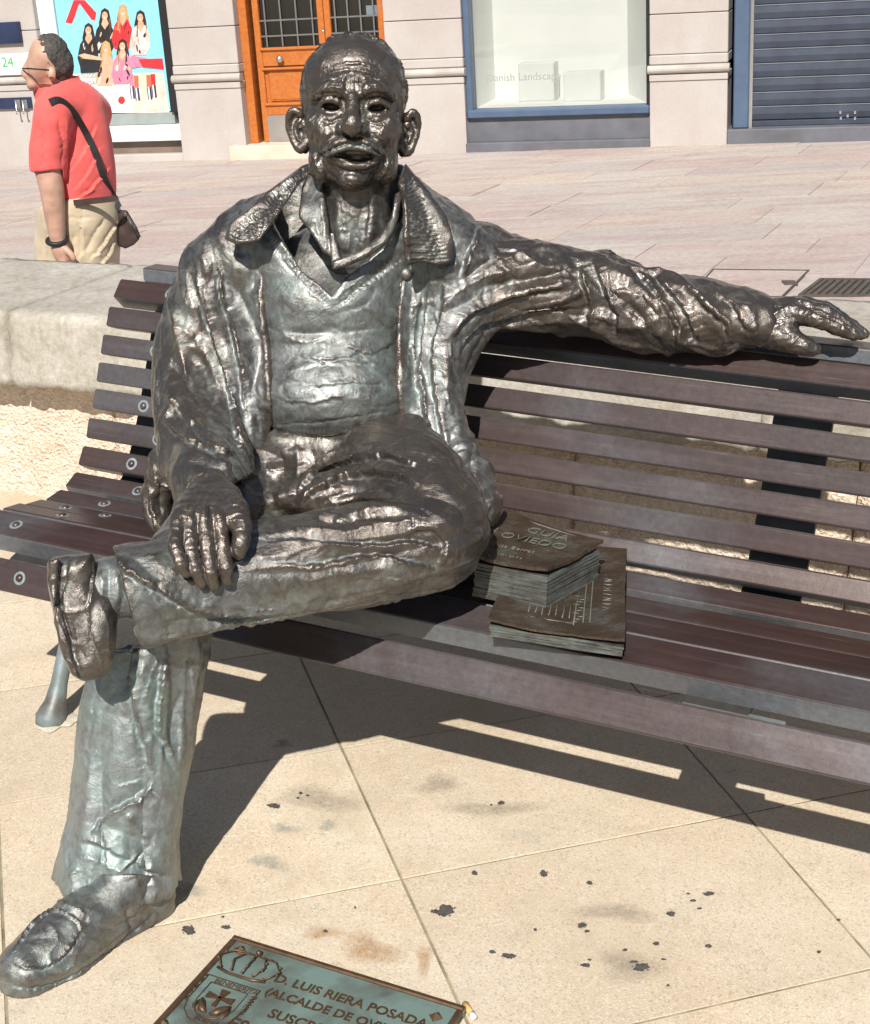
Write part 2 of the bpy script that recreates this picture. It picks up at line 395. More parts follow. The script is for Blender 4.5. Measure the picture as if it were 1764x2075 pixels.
m = MB(); frame_quad(m, dr, .93, -.03, .010); under(m.build('frame', M_iron, dg), dg)
m = MB(); quad_prism(m, shrink(dr, .95), -.06, -.004); under(m.build('pit', M_gap, dg), dg)
q = shrink(dr, .935); nb = 15
for k in range(nb):
    a0, a1 = (k+.15)/nb, (k+.72)/nb; b_ = [q[3]+(q[2]-q[3])*a0, q[3]+(q[2]-q[3])*a1, q[0]+(q[1]-q[0])*a1, q[0]+(q[1]-q[0])*a0]
    m = MB(); quad_prism(m, b_, -.003, .006); under(m.build('bar', M_iron, dg), dg)
# ------------------------------------------------------------------ bench
BB = np.array([.907, -.421, 0]); BN = np.array([.421, .907, 0])
def BP(s, t, z): return BB*s+BN*t+np.array([0, 0, z])
def mat_bench():
    t = NT('bench_bronze'); P = t.world(); g_ = t.n.new('ShaderNodeNewGeometry')
    a = t.noise(5, 5, .6, P); b = t.noise(90, 5, .7, P); c = t.noise(2.2, 4, .55, P, dist=.5)
    base = t.mix(t.ramp(a, [(.3, 0), (.7, 1)]), (.043, .026, .023), (.074, .042, .035))
    # chalky blue bloom where the wear of sitters does not reach: undersides and edges; bluish sheen painted into patches and streaks
    pat = t.attr('patina_sheen'); pt = t.math('ADD', pat, t.math('MULTIPLY', t.ramp(c, [(.50, 0), (.70, 1)]), .30))
    mp = t.n.new('ShaderNodeMapping'); mp.inputs['Rotation'].default_value = (0, 0, math.atan2(.421, .907)); t.l.new(P, mp.inputs[0])
    sk_ = t.noise(1.0, 6, .7, mp.outputs[0], stretch=(2.2, 60, 60)); sc_ = t.noise(1.0, 3, .5, mp.outputs[0], stretch=(6, 260, 260))
    base = t.mix(1, base, t.ramp(sk_, [(.3, (.76, .76, .78)), (.7, (1.06, 1.05, 1.04))]), 'MULTIPLY'); base = t.mix(t.ramp(sc_, [(.68, 0), (.76, .3)]), base, (.24, .22, .21))
    pt = t.math('ADD', pt, t.math('MULTIPLY', t.ramp(sk_, [(.5, 0), (.75, 1)]), .10))  # streaks of bluish sheen painted into the slat colour
    pt = t.math('MULTIPLY', pt, t.ramp(b, [(.25, .55), (.7, 1.0)]), True)
    base = t.mix(pt, base, (.21, .245, .27))
    t.set(Base_Color=base, Metallic=t.ramp(pt, [(0, .30), (1, .12)]), Roughness=t.ramp(t.math('ADD', t.math('MULTIPLY', b, .5), t.math('MULTIPLY', pt, .4)), [(.15, .30), (.8, .52)]),
          Normal=t.bump(b, .08, .002)); return t.m
M_bench = mat_bench()
S_L, S_R = -1.85, .22
SLATS = [((2.451, .760), (2.420, .728), .045), ((2.405, .712), (2.389, .674), .040), ((2.378, .660), (2.363, .622), .040), ((2.356, .607), (2.342, .569), .040), ((2.337, .556), (2.321, .518), .040),
         ((2.308, .502), (2.293, .463), .040), ((2.283, .450), (2.260, .416), .040), ((2.252, .404), (2.214, .386), .042), ((2.200, .384), (2.152, .379), .042), ((2.139, .384), (2.090, .391), .044),
         ((2.078, .398), (2.028, .405), .046), ((2.012, .410), (1.950, .391), .044), ((1.902, .370), (1.872, .320), .034)]
bench = thing('slatted_bench', 'curved bronze slatted bench carrying the seated statue, in front of the low wall', 'bench', (0, 0, 0))
def slat(top, bot, th, s0, s1, name='slat', pat=0.0):
    a = np.array(top); b = np.array(bot); u = (b-a)/np.linalg.norm(b-a); nb = np.array([-u[1], u[0]]); c = .0035
    L = np.linalg.norm(b-a)
    loc = [(c, 0), (L-c, 0), (L-.3*c, .3*c), (L, c), (L, th-c), (L-c, th), (c, th), (0, th-c), (0, c), (.3*c, .3*c)]
    pr = [a+u*p+nb*q for p, q in loc]; n = len(pr); v = []; f = []; pa = []
    ns = 24
    ss = [s0, s0+.003]+list(np.linspace(s0+.05, s1-.05, ns))+[s1-.003, s1]
    for i, s in enumerate(ss):
        k = .93 if i in (0, len(ss)-1) else 1; cen = sum(pr)/n
        for j, q in enumerate(pr):
            w = cen+(q-cen)*k; v.append(BP(s, w[0], w[1])); pa.append(pat+(.55 if loc[j][1] >= c else 0))
    for i in range(len(ss)-1):
        for k in range(n): f.append((i*n+k, i*n+(k+1) % n, (i+1)*n+(k+1) % n, (i+1)*n+k))
    f.append(tuple(range(n-1, -1, -1))); f.append(tuple(range((len(ss)-1)*n, len(ss)*n)))
    o = obj(name, v, f, M_bench, bench); at = o.data.attributes.new('patina_sheen', 'FLOAT', 'POINT'); at.data.foreach_set('value', np.array(pa, np.float32)); return o, a, u, nb
SLAT_PATINA_SHEEN = [.03, .09, .11, .10, .08, .06, .03, .0, -.05, -.1, -.1, .0, .08]  # raised on the back slats for bluish sheen painted over the weathering
slat_o = []
for k, (a, b, th) in enumerate(SLATS): slat_o.append(slat(a, b, th, S_L, S_R, pat=SLAT_PATINA_SHEEN[k]))
# flat rail lying behind the top slat
o, *_ = slat((2.535, .777), (2.487, .777), .030, S_L+.03, S_R, 'top_rail', .15)
# bolts, from where they sit in the slats
BSEC = [-1.72, -.44, ]
def bolt(k, s, frac=.5):
    o, a, u, nb = slat_o[k]; L = np.linalg.norm(np.array(SLATS[k][1])-np.array(SLATS[k][0])); c2 = a+u*L*frac; P = BP(s, c2[0], c2[1]); N = BP(0, -nb[0], -nb[1])
    v, f = dome(P, N, .0078, .0055, 14, 4); o2 = obj('bolt', v, f, M_bench, o, True); at = o2.data.attributes.new('patina_sheen', 'FLOAT', 'POINT')
    v, f = dome(P, N, 0.0125, .0006, 16, 2); o3 = obj('patina_ring', v, f, M_ring, o, True)
M_ring = simple('patina_ring', (.19, .225, .23), .6, .1, .3, 90)
def s_at(k, px, frac=.5):
    o, a, u, nb = slat_o[k]; L = np.linalg.norm(np.array(SLATS[k][1])-np.array(SLATS[k][0])); c2 = a+u*L*frac
    lo, hi = -2.2, .3
    for _ in range(40):
        mid = (lo+hi)/2; P = BP(mid, c2[0], c2[1])-EYE; x = 882+FPX*P[0]/(P[1]*CP-P[2]*SP)
        lo, hi = (mid, hi) if x < px else (lo, mid)
    return (lo+hi)/2
for k, px in ((0, 346), (2, 315), (4, 291), (5, 320), (6, 267), (7, 280), (8, 212), (9, 133), (9, 213), (10, 127), (11, 33), (12, 40)): bolt(k, s_at(k, px))
# supports: a flat bar following the curve behind the slats, with a splayed tubular foot
def support(s, w=.05):
    path = [(2.478, .735), (2.445, .69), (2.42, .63), (2.395, .57), (2.37, .51), (2.34, .45), (2.305, .395), (2.245, .355), (2.16, .345), (2.08, .355), (2.0, .362), (1.945, .348), (1.918, .315)]
    th = .014; v = []; f = []; n = len(path)
    for i, p in enumerate(path):
        p = np.array(p); d = np.array(path[min(i+1, n-1)])-np.array(path[max(i-1, 0)]); d /= np.linalg.norm(d); nn = np.array([-d[1], d[0]])
        if i == 0: nn0 = nn
        for (ds, e) in ((-w, 0), (w, 0), (w, th), (-w, th)):
            q = p+nn*e*(1 if True else -1); v.append(BP(s+ds, q[0], q[1]))
    for i in range(n-1):
        for k in range(4): f.append((i*4+k, i*4+(k+1) % 4, (i+1)*4+(k+1) % 4, (i+1)*4+k))
    f += [(3, 2, 1, 0), (n*4-4, n*4-3, n*4-2, n*4-1)]
    o = obj('support_bar', v, f, M_bench_dk, bench)
    return o
def mat_leg():
    t = NT('leg_patina'); P = t.world(); a = t.noise(14, 5, .65, P); b = t.noise(120, 4, .7, P)
    t.set(Base_Color=t.ramp(a, [(.3, (.10, .085, .075)), (.5, (.17, .20, .20)), (.7, (.24, .30, .32))]), Metallic=.3, Roughness=.48, Normal=t.bump(b, .12, .002)); return t.m
M_leg = mat_leg(); M_bench_dk = simple('support_bronze', (.05, .046, .043), .55, .4, .3, 20)
M_seal = simple('white_sealant', (.62, .56, .46), .85, 0, .15, 60, .5)
for s in (-1.72, -.44):
    support(s)
    if s > -1:
        v, f = boxgeo((-.045, -.02, -.012), (.045, .02, .012), .002); obj('seat_bracket', [BP(s+q[0]+.06, 1.935+q[1], .335+q[2]) for q in v], f, M_leg, bench); s = .09
    foot = onZ(105, 1462) if s < -1 else BP(s, 1.97, 0)
    top = BP(s, 2.12, .35); fv = foot
    dv = (top-fv)
    pts = [fv+[0, 0, -.004], fv+[0, 0, .012], fv+dv*.10+[0, 0, .0], fv+dv*.2, fv+dv*.45, fv+dv*.75, top]
    m = MB(); m.tube(pts, [.031, .030, .021, .0162, .0155, .0155, .015], 18); o = m.build('leg', M_leg, bench, True)
    c = np.array([fv[0]+.008, fv[1]+.004, 0]); v = [c+[0, 0, .012]]; n = 40
    for k in range(n):
        a = 2*math.pi*k/n; r_ = .041+.007*math.sin(3*a+1)+.005*math.sin(7*a); v.append(c+[r_*math.cos(a)*1.05, r_*math.sin(a), .0018])
    so = obj('sealant_ring', v, [(0, k+1, (k+1) % n+1) for k in range(n)], M_seal, o, True)
    back = BP(s, 2.42, 0); m = MB(); m.tube([back+[0, 0, -.004], back+[0, 0, .012], back+(BP(s, 2.25, .345)-back)*.15, BP(s, 2.25, .345)], [.036, .035, .02, .018], 16); m.build('leg', M_leg, bench, True)
    v, f = boxgeo((-.045, -.02, -.012), (.045, .02, .012), .002)
    obj('seat_bracket', [BP(s+q[0]+.06, 1.935+q[1], .335+q[2]) for q in v], f, M_leg, bench)
# ------------------------------------------------------------------ facade across the street
def mat_stone():
    t = NT('facade_stone'); P = t.world(); a = t.noise(1.3, 5, .6, P); b = t.noise(45, 5, .7, P); c = t.noise(2.2, 5, .65, P, stretch=(2.5, 2.5, .6))
    base = t.mix(t.ramp(a, [(.35, 0), (.65, 1)]), (.415, .37, .345), (.465, .43, .405))
    base = t.mix(t.ramp(c, [(.52, 0), (.75, .4)]), base, (.40, .345, .31))
    base = t.mix(.4, base, t.ramp(b, [(.3, (.78, .77, .76)), (.7, (1.06, 1.05, 1.05))]), 'MULTIPLY')
    t.set(Base_Color=base, Roughness=.85, Normal=t.bump(b, .15, .005)); return t.m
def mat_wood():
    t = NT('varnished_door_wood'); P = t.tc.outputs['Object']; a = t.noise(3, 5, .6, P, stretch=(9, 9, 1.2)); b = t.noise(14, 5, .65, P, stretch=(8, 8, .6), dist=.3)
    base = t.mix(t.ramp(a, [(.3, 0), (.7, 1)]), (.40, .115, .022), (.52, .17, .035))
    base = t.mix(t.ramp(b, [(.45, 0), (.75, .6)]), base, (.24, .06, .012))
    t.set(Base_Color=base, Roughness=.38, Normal=t.bump(b, .06, .003)); return t.m
M_stone = mat_stone(); M_wood = mat_wood()
M_mould = simple('moulding_stone', (.40, .37, .335), .85, 0, .2, 3)
M_step = simple('door_step_stone', (.58, .50, .40), .8, 0, .15, 3)
M_bluefr = simple('blue_painted_frame', (.075, .115, .185), .45, .1, .12, 4)
M_greybase = simple('slate_base', (.115, .118, .135), .6, 0, .22, 3)
M_shut = simple('shutter_blue_grey', (.050, .062, .088), .5, .25, .2, 4)
M_shutline = simple('shutter_edge', (.26, .28, .31), .5, .2, .1, 4)
M_white = simple('display_white', (.86, .88, .84), .7, 0, .03, 2)
M_box = simple('display_box', (.74, .77, .72), .7, 0, .05, 2)
M_black = simple('black_frame', (.012, .012, .013), .45)
M_dkblue = simple('dark_blue_panel', (.02, .03, .075), .35, 0, .4, 2)
M_dkroom = simple('dark_interior', (.012, .012, .014), .8)
M_chrome = simple('satin_steel', (.55, .55, .53), .3, .9, .08, 20)
M_kick = simple('steel_kick_plate', (.36, .34, .32), .42, .6, .12, 4)
M_brown = simple('brown_plinth', (.17, .125, .095), .75, 0, .3, 2)
M_mint = simple('pale_green_frame', (.66, .74, .71), .45, 0, .06, 2)
M_grille = simple('grey_grille', (.17, .165, .16), .5, .3, .1, 8)
def glass(name, tint=(1, 1, 1), rough=.02, a=.12):
    t = NT(name); m = t.n.new('ShaderNodeMixShader'); g_ = t.n.new('ShaderNodeBsdfGlossy'); tr = t.n.new('ShaderNodeBsdfTransparent')
    g_.inputs['Roughness'].default_value = rough; tr.inputs[0].default_value = (*tint, 1)
    lw = t.n.new('ShaderNodeLayerWeight'); lw.inputs[0].default_value = .3
    t.l.new(t.math('ADD', t.math('MULTIPLY', lw.outputs['Fresnel'], .5), a), m.inputs[0]); t.l.new(tr.outputs[0], m.inputs[1]); t.l.new(g_.outputs[0], m.inputs[2])
    t.l.new(m.outputs[0], t.n['Material Output'].inputs['Surface']); return t.m
M_glass = glass('shop_glass', (1, 1, 1), a=.05); M_dglass = glass('door_glass', (.8, .85, .9), a=.10)
FM = Matrix(((Uv[0], Vv[0], Wv[0], FO[0]), (Uv[1], Vv[1], Wv[1], FO[1]), (Uv[2], Vv[2], Wv[2], FO[2]), (0, 0, 0, 1)))   # local: u right, v up, w towards the street
def uu(px, py, w=0.0): return fac(px, py, w)[0]
def vv(px, py, w=0.0): return fac(px, py, w)[1]
bld = thing('street_building', 'pink grey stone shop building across the street with pilasters, wooden door and roller shutter', 'building'); bld.matrix_world = FM
GB = -1.0                                           # bury the foot of the walls
def FB(name, lo, hi, mat, parent=bld, bev=0.0):
    m = MB(); m.box(lo, hi, bev); return m.build(name, mat, parent)
def rect(px0, py0, px1, py1, w=0.0):
    """pixel box -> (u0,v0,u1,v1) on the facade plane at offset w"""
    ym = (py0+py1)/2; return uu(px0, ym, w), vv((px0+px1)/2, py1, w), uu(px1, ym, w), vv((px0+px1)/2, py0, w)
TOP = 3.4
col = [(-700, 78), (346, 480), (781, 938), (1318, 1477), (1800, 2600)]
for i, (a, b) in enumerate(col):
    u0, u1 = uu(a, 60), uu(b, 60); w1 = .0
    # ashlar blocks above a moulded dado
    ymid = [170, 166, 156, 147, 140][i]; vm = vv((max(a, 0)+min(b, 1764))/2, ymid)
    FB('pilaster', (u0, GB, -.5), (u1, vm-.075, .06), M_stone, bev=.004)
    FB('pilaster_band', (u0-.004, vm-.075, -.45), (u1+.004, vm-.006, .075), M_stone, bev=.006)
    m = MB()
    for k in range(7):
        a0, a1 = math.pi*k/7-math.pi/2, math.pi*(k+1)/7-math.pi/2
        q = [(math.cos(a0)*.05+.06, math.sin(a0)*.045+vm+.045), (math.cos(a1)*.05+.06, math.sin(a1)*.045+vm+.045)]
        m.add([(u0-.02, q[0][1], q[0][0]), (u1+.02, q[0][1], q[0][0]), (u1+.02, q[1][1], q[1][0]), (u0-.02, q[1][1], q[1][0])], [(0, 1, 2, 3)])
    for uq, o_ in ((u0-.02, 1), (u1+.02, -1)):
        pts = [(uq, math.sin(math.pi*k/7-math.pi/2)*.045+vm+.045, math.cos(math.pi*k/7-math.pi/2)*.05+.06) for k in range(8)]+[(uq, vm+.09, -.02), (uq, vm, -.02)]
        m.add(pts, [tuple(range(10))[::o_]])
    m.build('moulding', M_mould, bld)
    v = vm+.092
    FB('pilaster_band', (u0-.004, v, -.45), (u1+.004, v+.10, .07), M_stone, bev=.012); v += .104
    while v < TOP-.05:
        FB('stone_course', (u0, v, -.5), (u1, min(v+.405, TOP), .05), M_stone, bev=.007); v += .412
FB('lintel', (uu(-700, 0), TOP, -.5), (uu(2600, 0), 9, .08), M_stone)
FB('back_wall', (uu(-700, 0), GB, -3.2), (uu(2600, 0), 9, -3.0), M_dkroom)
# --- wooden double door
door = obj('door', [], [], None, bld); door.data.materials.append(M_wood)
u0, u1 = uu(480, 60), uu(781, 60); vb = vv(560, 291); VT = 2.9; dp = -.16
def DB(name, a, b, mat=M_wood, bev=.006): return FB(name, a, b, mat, door, bev)
FB('door_backing', (u0, vb, -.42), (u1, VT, -.40), M_dkroom, door)
FB('door_transom', (u0, VT, -.3), (u1, TOP, -.1), M_wood, door)
jw = .10
DB('jamb', (u0, vb, -.30), (u0+jw, VT, -.08)); DB('jamb', (u1-jw*.5, vb, -.30), (u1, VT, -.08))
ul0, ul1 = uu(507, 60), uu(648, 60); ur1 = u1-jw*.5-.004; vp0 = vv(570, 100)     # left leaf, right leaf
for (a, b) in ((ul0-.02, ul1), (ul1+.006, ur1)):
    sw = .075
    DB('stile', (a, vb, dp-.06), (a+sw, VT, dp)); DB('stile', (b-sw, vb, dp-.06), (b, VT, dp))
    DB('lock_rail', (a+sw, vv(570, 136), dp-.055), (b-sw, vp0, dp-.003)); DB('bottom_rail', (a+sw, vv(580, 236), dp-.055), (b-sw, vv(580, 214), dp-.003))
    DB('panel', (a+sw, vv(580, 214), dp-.05), (b-sw, vv(570, 136), dp-.035), bev=.0)
    DB('panel_bevel', (a+sw+.04, vv(580, 214)+.04, dp-.036), (b-sw-.04, vv(570, 136)-.04, dp-.018), bev=.017)
    for vq, hh in ((vv(580, 214)+.0, .035), (vv(570, 136)-.03, .035), (vp0-.005, .04)): DB('rail_moulding', (a+sw-.02, vq-hh/2, dp-.03), (b-sw+.02, vq+hh/2, dp+.022), bev=.012)
    FB('kick_plate', (a+sw-.01, vb, dp-.05), (b-sw+.01, vv(580, 236), dp+.004), M_kick, door)
    pane = FB('pane', (a+sw, vp0+.016, dp-.05), (b-sw, VT, dp-.044), M_dglass, door)
    n = 4
    for k in range(n):
        x = a+sw+(b-a-2*sw)*(k+.35)/(n-.3); FB('grille_bar', (x-.008, vp0+.02, dp-.034), (x+.008, VT, dp-.018), M_grille, door)
    for k, dv in enumerate((.13, .30, 1.2)): FB('grille_bar', (a+sw, vp0+dv, dp-.036), (b-sw, vp0+dv+.016, dp-.016), M_grille, door)
kc = (uu(570, 119, dp), vv(570, 119, dp), dp)
m = MB(); v, f = dome((kc[0], kc[1], kc[2]+.05), (0, 0, 1), .042, .035, 18, 6); m.add(v, f); v, f = dome((kc[0], kc[1], kc[2]+.05), (0, 0, -1), .042, .025, 18, 5); m.add(v, f); m.tube([(kc[0], kc[1], kc[2]-.01), (kc[0], kc[1], kc[2]+.04)], .016, 12); m.build('knob', M_chrome, door, True)
kc = (uu(655, 64, dp), vv(655, 64, dp), dp); v, f = dome((kc[0], kc[1], kc[2]+.002), (0, 0, 1), .018, .008); obj('keyhole_cover', v, f, M_chrome, door, True)
FB('notice', (uu(730, 10), vv(740, 33), dp-.06), (uu(758, 10), vv(740, 13), dp-.052), M_white, door)
FB('door_step', (uu(474, 300), GB, -.4), (uu(790, 300), vb-.002, .16), M_step, bev=.012)
# --- shop window with a white display
u0, u1 = uu(938, 60), uu(1318, 60); vs = vv(1130, 218); vs2 = vv(1130, 237); vbb = vv(1130, 284)
win = FB('shop_window', (u0, vbb, -.34), (u1, vs2, -.03), M_greybase); step = FB('window_step', (u0-.01, GB, -.4), (u1+.004, vbb-.002, .075), M_greybase, bev=.01)
FB('frame', (u0+.002, vs2, -.2), (u0+.075, TOP, -.005), M_bluefr, win, .008); FB('frame', (u1-.045, vs2, -.2), (u1-.002, TOP, -.005), M_black, win, .008)
FB('sill', (u0+.003, vs2+.001, -.2), (u1-.003, vs, .03), M_bluefr, win, .02)
FB('pane', (u0+.076, vs+.001, -.10), (u1-.046, TOP-.01, -.094), M_glass, win)
# room of the display: floor, left wall, back wall, angled right wall
FB('display_floor', (u0+.02, vs-.04, -1.25), (u1-.02, vs-.004, -.11), M_white, win)
FB('display_wall', (u0+.02, vs-.004, -1.25), (u0+.05, TOP, -.2), M_white, win); FB('display_wall', (u0+.05, vs-.004, -1.30), (u1-.02, TOP, -1.25), M_white, win)
m = MB(); m.poly([(u1-.045, -.2), (u1-.02, -.2), (u1-.02, -1.25), (u1-.42, -1.25)], lambda x, y, z: (x, z, y), vs-.003, TOP); m.build('display_wall', M_white, win)
for (pa, pb, ya, yb, w0) in ((1051, 1123, 118, 196, -.75), (1142, 1217, 131, 190, -.6)):
    a, b = uu(pa, 160, w0), uu(pb, 160, w0); h = vv(1130, ya, w0)-vv(1130, yb, w0)
    FB('display_block', (a, vs-.004, w0-.3), (b, vs+h, w0), M_box, win, .01)
def text_mesh(body, size, spacing=1.0, shear=0.0, bold=0.0, extrude=.001, align='LEFT'):
    cu = bpy.data.curves.new('txt', 'FONT'); cu.body = body; cu.size = size; cu.extrude = extrude; cu.space_character = spacing; cu.shear = shear; cu.offset = bold; cu.align_x = align; cu.resolution_u = 3
    o = bpy.data.objects.new('txt', cu); scene.collection.objects.link(o); bpy.context.view_layer.update()
    me = bpy.data.meshes.new_from_object(o.evaluated_get(bpy.context.evaluated_depsgraph_get())); bpy.data.objects.remove(o); return me
def text(name, body, size, mat, parent, M, **k):
    me = text_mesh(body, size, **k); me.materials.clear(); me.materials.append(mat); return inst(name, me, parent, M)
M_letter = simple('grey_lettering', (.30, .31, .29), .6)
tu0, tu1 = uu(986, 156, -.09), uu(1137, 156, -.09); me = text_mesh('Danish Landscape', 1.0); wdt = max(v.co.x for v in me.vertices)
ks = (tu1-tu0)/wdt; me = text_mesh('Danish  ', 1.0); 
for body, x0 in (('Danish', 0.0), ('Landscape', wdt-max(v.co.x for v in text_mesh('Landscape', 1.0).vertices))): text('window_lettering', body, ks, M_letter, win, Matrix.Translation((tu0+x0*ks, vv(1060, 163, -.09), -.092)))
# --- roller shutter
u0, u1 = uu(1477, 60), uu(1800, 60); v0 = vv(1600, 246); v00 = vv(1600, 258)
sh = FB('roller_shutter', (u0, GB, -.4), (u1, v00, .08), M_greybase, bev=.012)
FB('guide_frame', (uu(1488, 60), v00, -.25), (uu(1520, 60), TOP, -.0), M_bluefr, sh, .012); FB('guide_rail', (uu(1520, 60)+.001, v00, -.22), (uu(1527, 60), TOP, -.06), M_chrome, sh)
pitch = .147; v = v0; k = 0
while v < TOP:
    m = MB(); a, b = uu(1527, 60)+.001, u1+1.5
    prof = [(0, -.16), (.012, -.147), (.07, -.137), (.128, -.142), (.140, -.158), (.140, -.175), (0, -.175)]
    m.add([(x, v+p, w) for x in (a, b) for p, w in prof], [(i, (i+1) % 7, 7+(i+1) % 7, 7+i)[::-1] for i in range(7)]+[tuple(range(7)), tuple(range(13, 6, -1))]); m.build('slat', M_shut, sh)
    FB('slat_seam', (a, v+.1405, -.172), (b, v+.1465, -.150), M_shutline, sh); v += pitch
FB('bottom_bar', (uu(1527, 60)+.001, v00+.001, -.18), (u1+1.5, v0-.002, -.13), M_shut, sh, .006)
for (px, py) in ((1703, 231), (1733, 231), (1718, 238), (1704, 243), (1733, 243)): FB('lock_plate', (uu(px-2, py), vv(px, py+3), -.14), (uu(px+2, py), vv(px, py-3), -.125), M_chrome, sh)
# --- shop front with the poster
u0, u1 = uu(78, 60), uu(346, 60); wP = -.06
FB('plinth', (u0, GB, -.4), (u1, vv(290, 312), .05), M_stone, bev=.01); FB('plinth_board', (u0, vv(290, 312), -.35), (u1, vv(290, 287), -.06), M_brown)
FB('white_sill', (u0, vv(290, 286), -.3), (u1-.004, vv(290, 254), .03), M_mint, bev=.006); FB('grey_sill', (u0+.01, vv(290, 253), -.3), (u1-.10, vv(290, 230), -.05), simple('sill_grey', (.26, .29, .28), .6))
FB('pale_frame', (u0, vv(290, 229), -.3), (uu(112, 60), TOP, -.03), M_mint, bev=.01); FB('black_frame', (uu(331, 100), vv(290, 229), -.2), (u1-.001, TOP, -.01), M_black)
pa, pb, pc, pd = uu(113, 60), uu(330, 100), vv(280, 228), TOP
poster = tag(FB('advertising_poster', (pa, pc, -.09), (pb, pc+1.95, -.07), simple('poster_sky', (.24, .60, .74), .35, 0, .1, 1.2), None, 0), 'cyan poster of smiling women above lipsticks in the shop front', 'poster')
poster.matrix_world = FM
def flat(name, pts, mat, lift, parent=poster):
    q = [fac(x, y, -.07) for x, y in pts]; n = len(q)
    ar = sum(q[i][0]*q[(i+1) % n][1]-q[(i+1) % n][0]*q[i][1] for i in range(n)); q = q if ar > 0 else q[::-1]
    m = MB(); m.poly(q, lambda x, y, z: (x, y, z), -.07+lift-.0004, -.07+lift); return m.build(name, mat, parent)
def ell(cx, cy, rx, ry, n=16, rot=0):
    return [(cx+rx*math.cos(2*math.pi*k/n)*math.cos(rot)-ry*math.sin(2*math.pi*k/n)*math.sin(rot), cy+rx*math.cos(2*math.pi*k/n)*math.sin(rot)+ry*math.sin(2*math.pi*k/n)*math.cos(rot)) for k in range(n)]
pr = {n: simple('print_'+n, c, .4, 0, v_, 9) for n, c, v_ in (('red', (.62, .03, .035), .15), ('white', (.74, .73, .71), .03), ('cream', (.66, .55, .40), .1), ('skin', (.62, .36, .24), .18), ('dark', (.035, .02, .018), .5), ('black', (.02, .02, .022), .3), ('pink', (.70, .20, .30), .2), ('blond', (.50, .28, .10), .3), ('blouse', (.60, .54, .50), .35), ('orange', (.75, .13, .07), .1), ('navy', (.03, .035, .08), .2), ('peach', (.70, .55, .46), .2), ('grey', (.40, .40, .42), .1))}
flat('print_panel', [(147, 150), (331, 147), (344, 228), (150, 229)], pr['white'], .001)
flat('print_panel', [(262, 149), (331, 148), (343, 226), (270, 227)], pr['peach'], .002)
flat('red_cross', [(150, 0), (168, 0), (160, 10), (150, 40), (146, 48), (133, 46)], pr['red'], .001); flat('red_cross', [(158, 2), (172, 0), (196, 26), (193, 42), (186, 40)], pr['red'], .0013)
figs = [(213, 30, 'dark', 'black'), (249, 22, 'blond', 'red'), (285, 34, 'dark', 'blouse'), (180, 60, 'dark', 'black'), (215, 96, 'blond', 'skin'), (249, 92, 'dark', 'pink')]
for i, (x, y, hair, top) in enumerate(figs):
    z = .0022+i*.0012
    flat('print_hair', [(x-7, y-9), (x, y-14), (x+8, y-9), (x+13, y+14), (x+16, y+44), (x+4, y+48), (x-10, y+44), (x-12, y+16)], pr[hair], z)
    flat('print_clothes', [(x-9, y+18), (x, y+15), (x+10, y+17), (x+19, y+34), (x+20, y+62), (x+12, y+78), (x-16, y+78), (x-22, y+58), (x-17, y+30)], pr[top], z+.0003)
    flat('print_neck', [(x-3, y+8), (x+4, y+8), (x+8, y+18), (x, y+30), (x-7, y+19)], pr['skin'], z+.0005)
    flat('print_face', ell(x, y+2, 5.8, 8.6), pr['skin'], z+.0007); flat('print_smile', ell(x, y+6, 2.6, 1.1, 8), pr['white'], z+.0009)
    for q in (-2.4, 2.4): flat('print_eye', ell(x+q, y-.5, 1.1, .7, 6), pr['dark'], z+.0009)
    for q in range(7):
        hx = x+rng.uniform(-11, 12); flat('print_hair', [(hx, y+rng.uniform(6, 14)), (hx+1.2, y+10), (hx+rng.uniform(1, 5), y+rng.uniform(28, 46)), (hx+rng.uniform(-2, 1), y+40)], pr['blond' if q % 2 else hair], z+.00095 if abs(hx-x) > 6 else z+.0002)
    for q in range(9):
        hx, hy = x+rng.uniform(-15, 15), y+rng.uniform(30, 72); flat('print_fold', ell(hx, hy, rng.uniform(1, 3), rng.uniform(4, 10), 7, rng.uniform(-.5, .5)), pr[['dark', 'blouse', 'skin', top][q % 4]] if top != 'red' else pr[['dark', 'red', 'orange'][q % 3]], z+.0006)
flat('print_arm', [(160, 112), (172, 108), (206, 116), (212, 122), (176, 122)], pr['skin'], .0108); flat('print_leg', [(268, 112), (300, 118), (310, 130), (270, 138), (256, 128)], pr['pink'], .0111); flat('print_leg', [(282, 120), (330, 118), (333, 140), (290, 136)], pr['red'], .0114); flat('print_dress', [(162, 118), (206, 122), (202, 146), (165, 148)], pr['black'], .0117)
for k, (x, y0, y1, c) in enumerate([(267, 150, 174, 'pink'), (277, 153, 178, 'orange'), (302, 152, 176, 'orange'), (311, 150, 172, 'red')]):
    flat('print_lipstick', [(x-5, y0), (x+4, y0), (x+5, y1), (x-4, y1)], pr[c], .003); flat('print_case', [(x-4, y1), (x+5, y1), (x+8, y1+26), (x-1, y1+26)], pr['navy'], .003); flat('print_case', [(x-2, y1), (x+1, y1), (x+4, y1+26), (x+1, y1+26)], pr['white'], .0034)
flat('print_case', [(286, 148), (295, 148), (298, 206), (289, 206)], pr['cream'], .003); flat('print_badge', ell(247, 203, 7, 8), pr['red'], .003)
def ptext(body, px, py, px1, mat, z=.0035):
    a, b = fac(px, py, -.07); e = fac(px1, py, -.07)[0]; me = text_mesh(body, 1.0); w_ = max(v.co.x for v in me.vertices); text('print_text', body, (e-a)/w_, mat, poster, Matrix.Translation((a, b, -.07+z)), bold=.0)
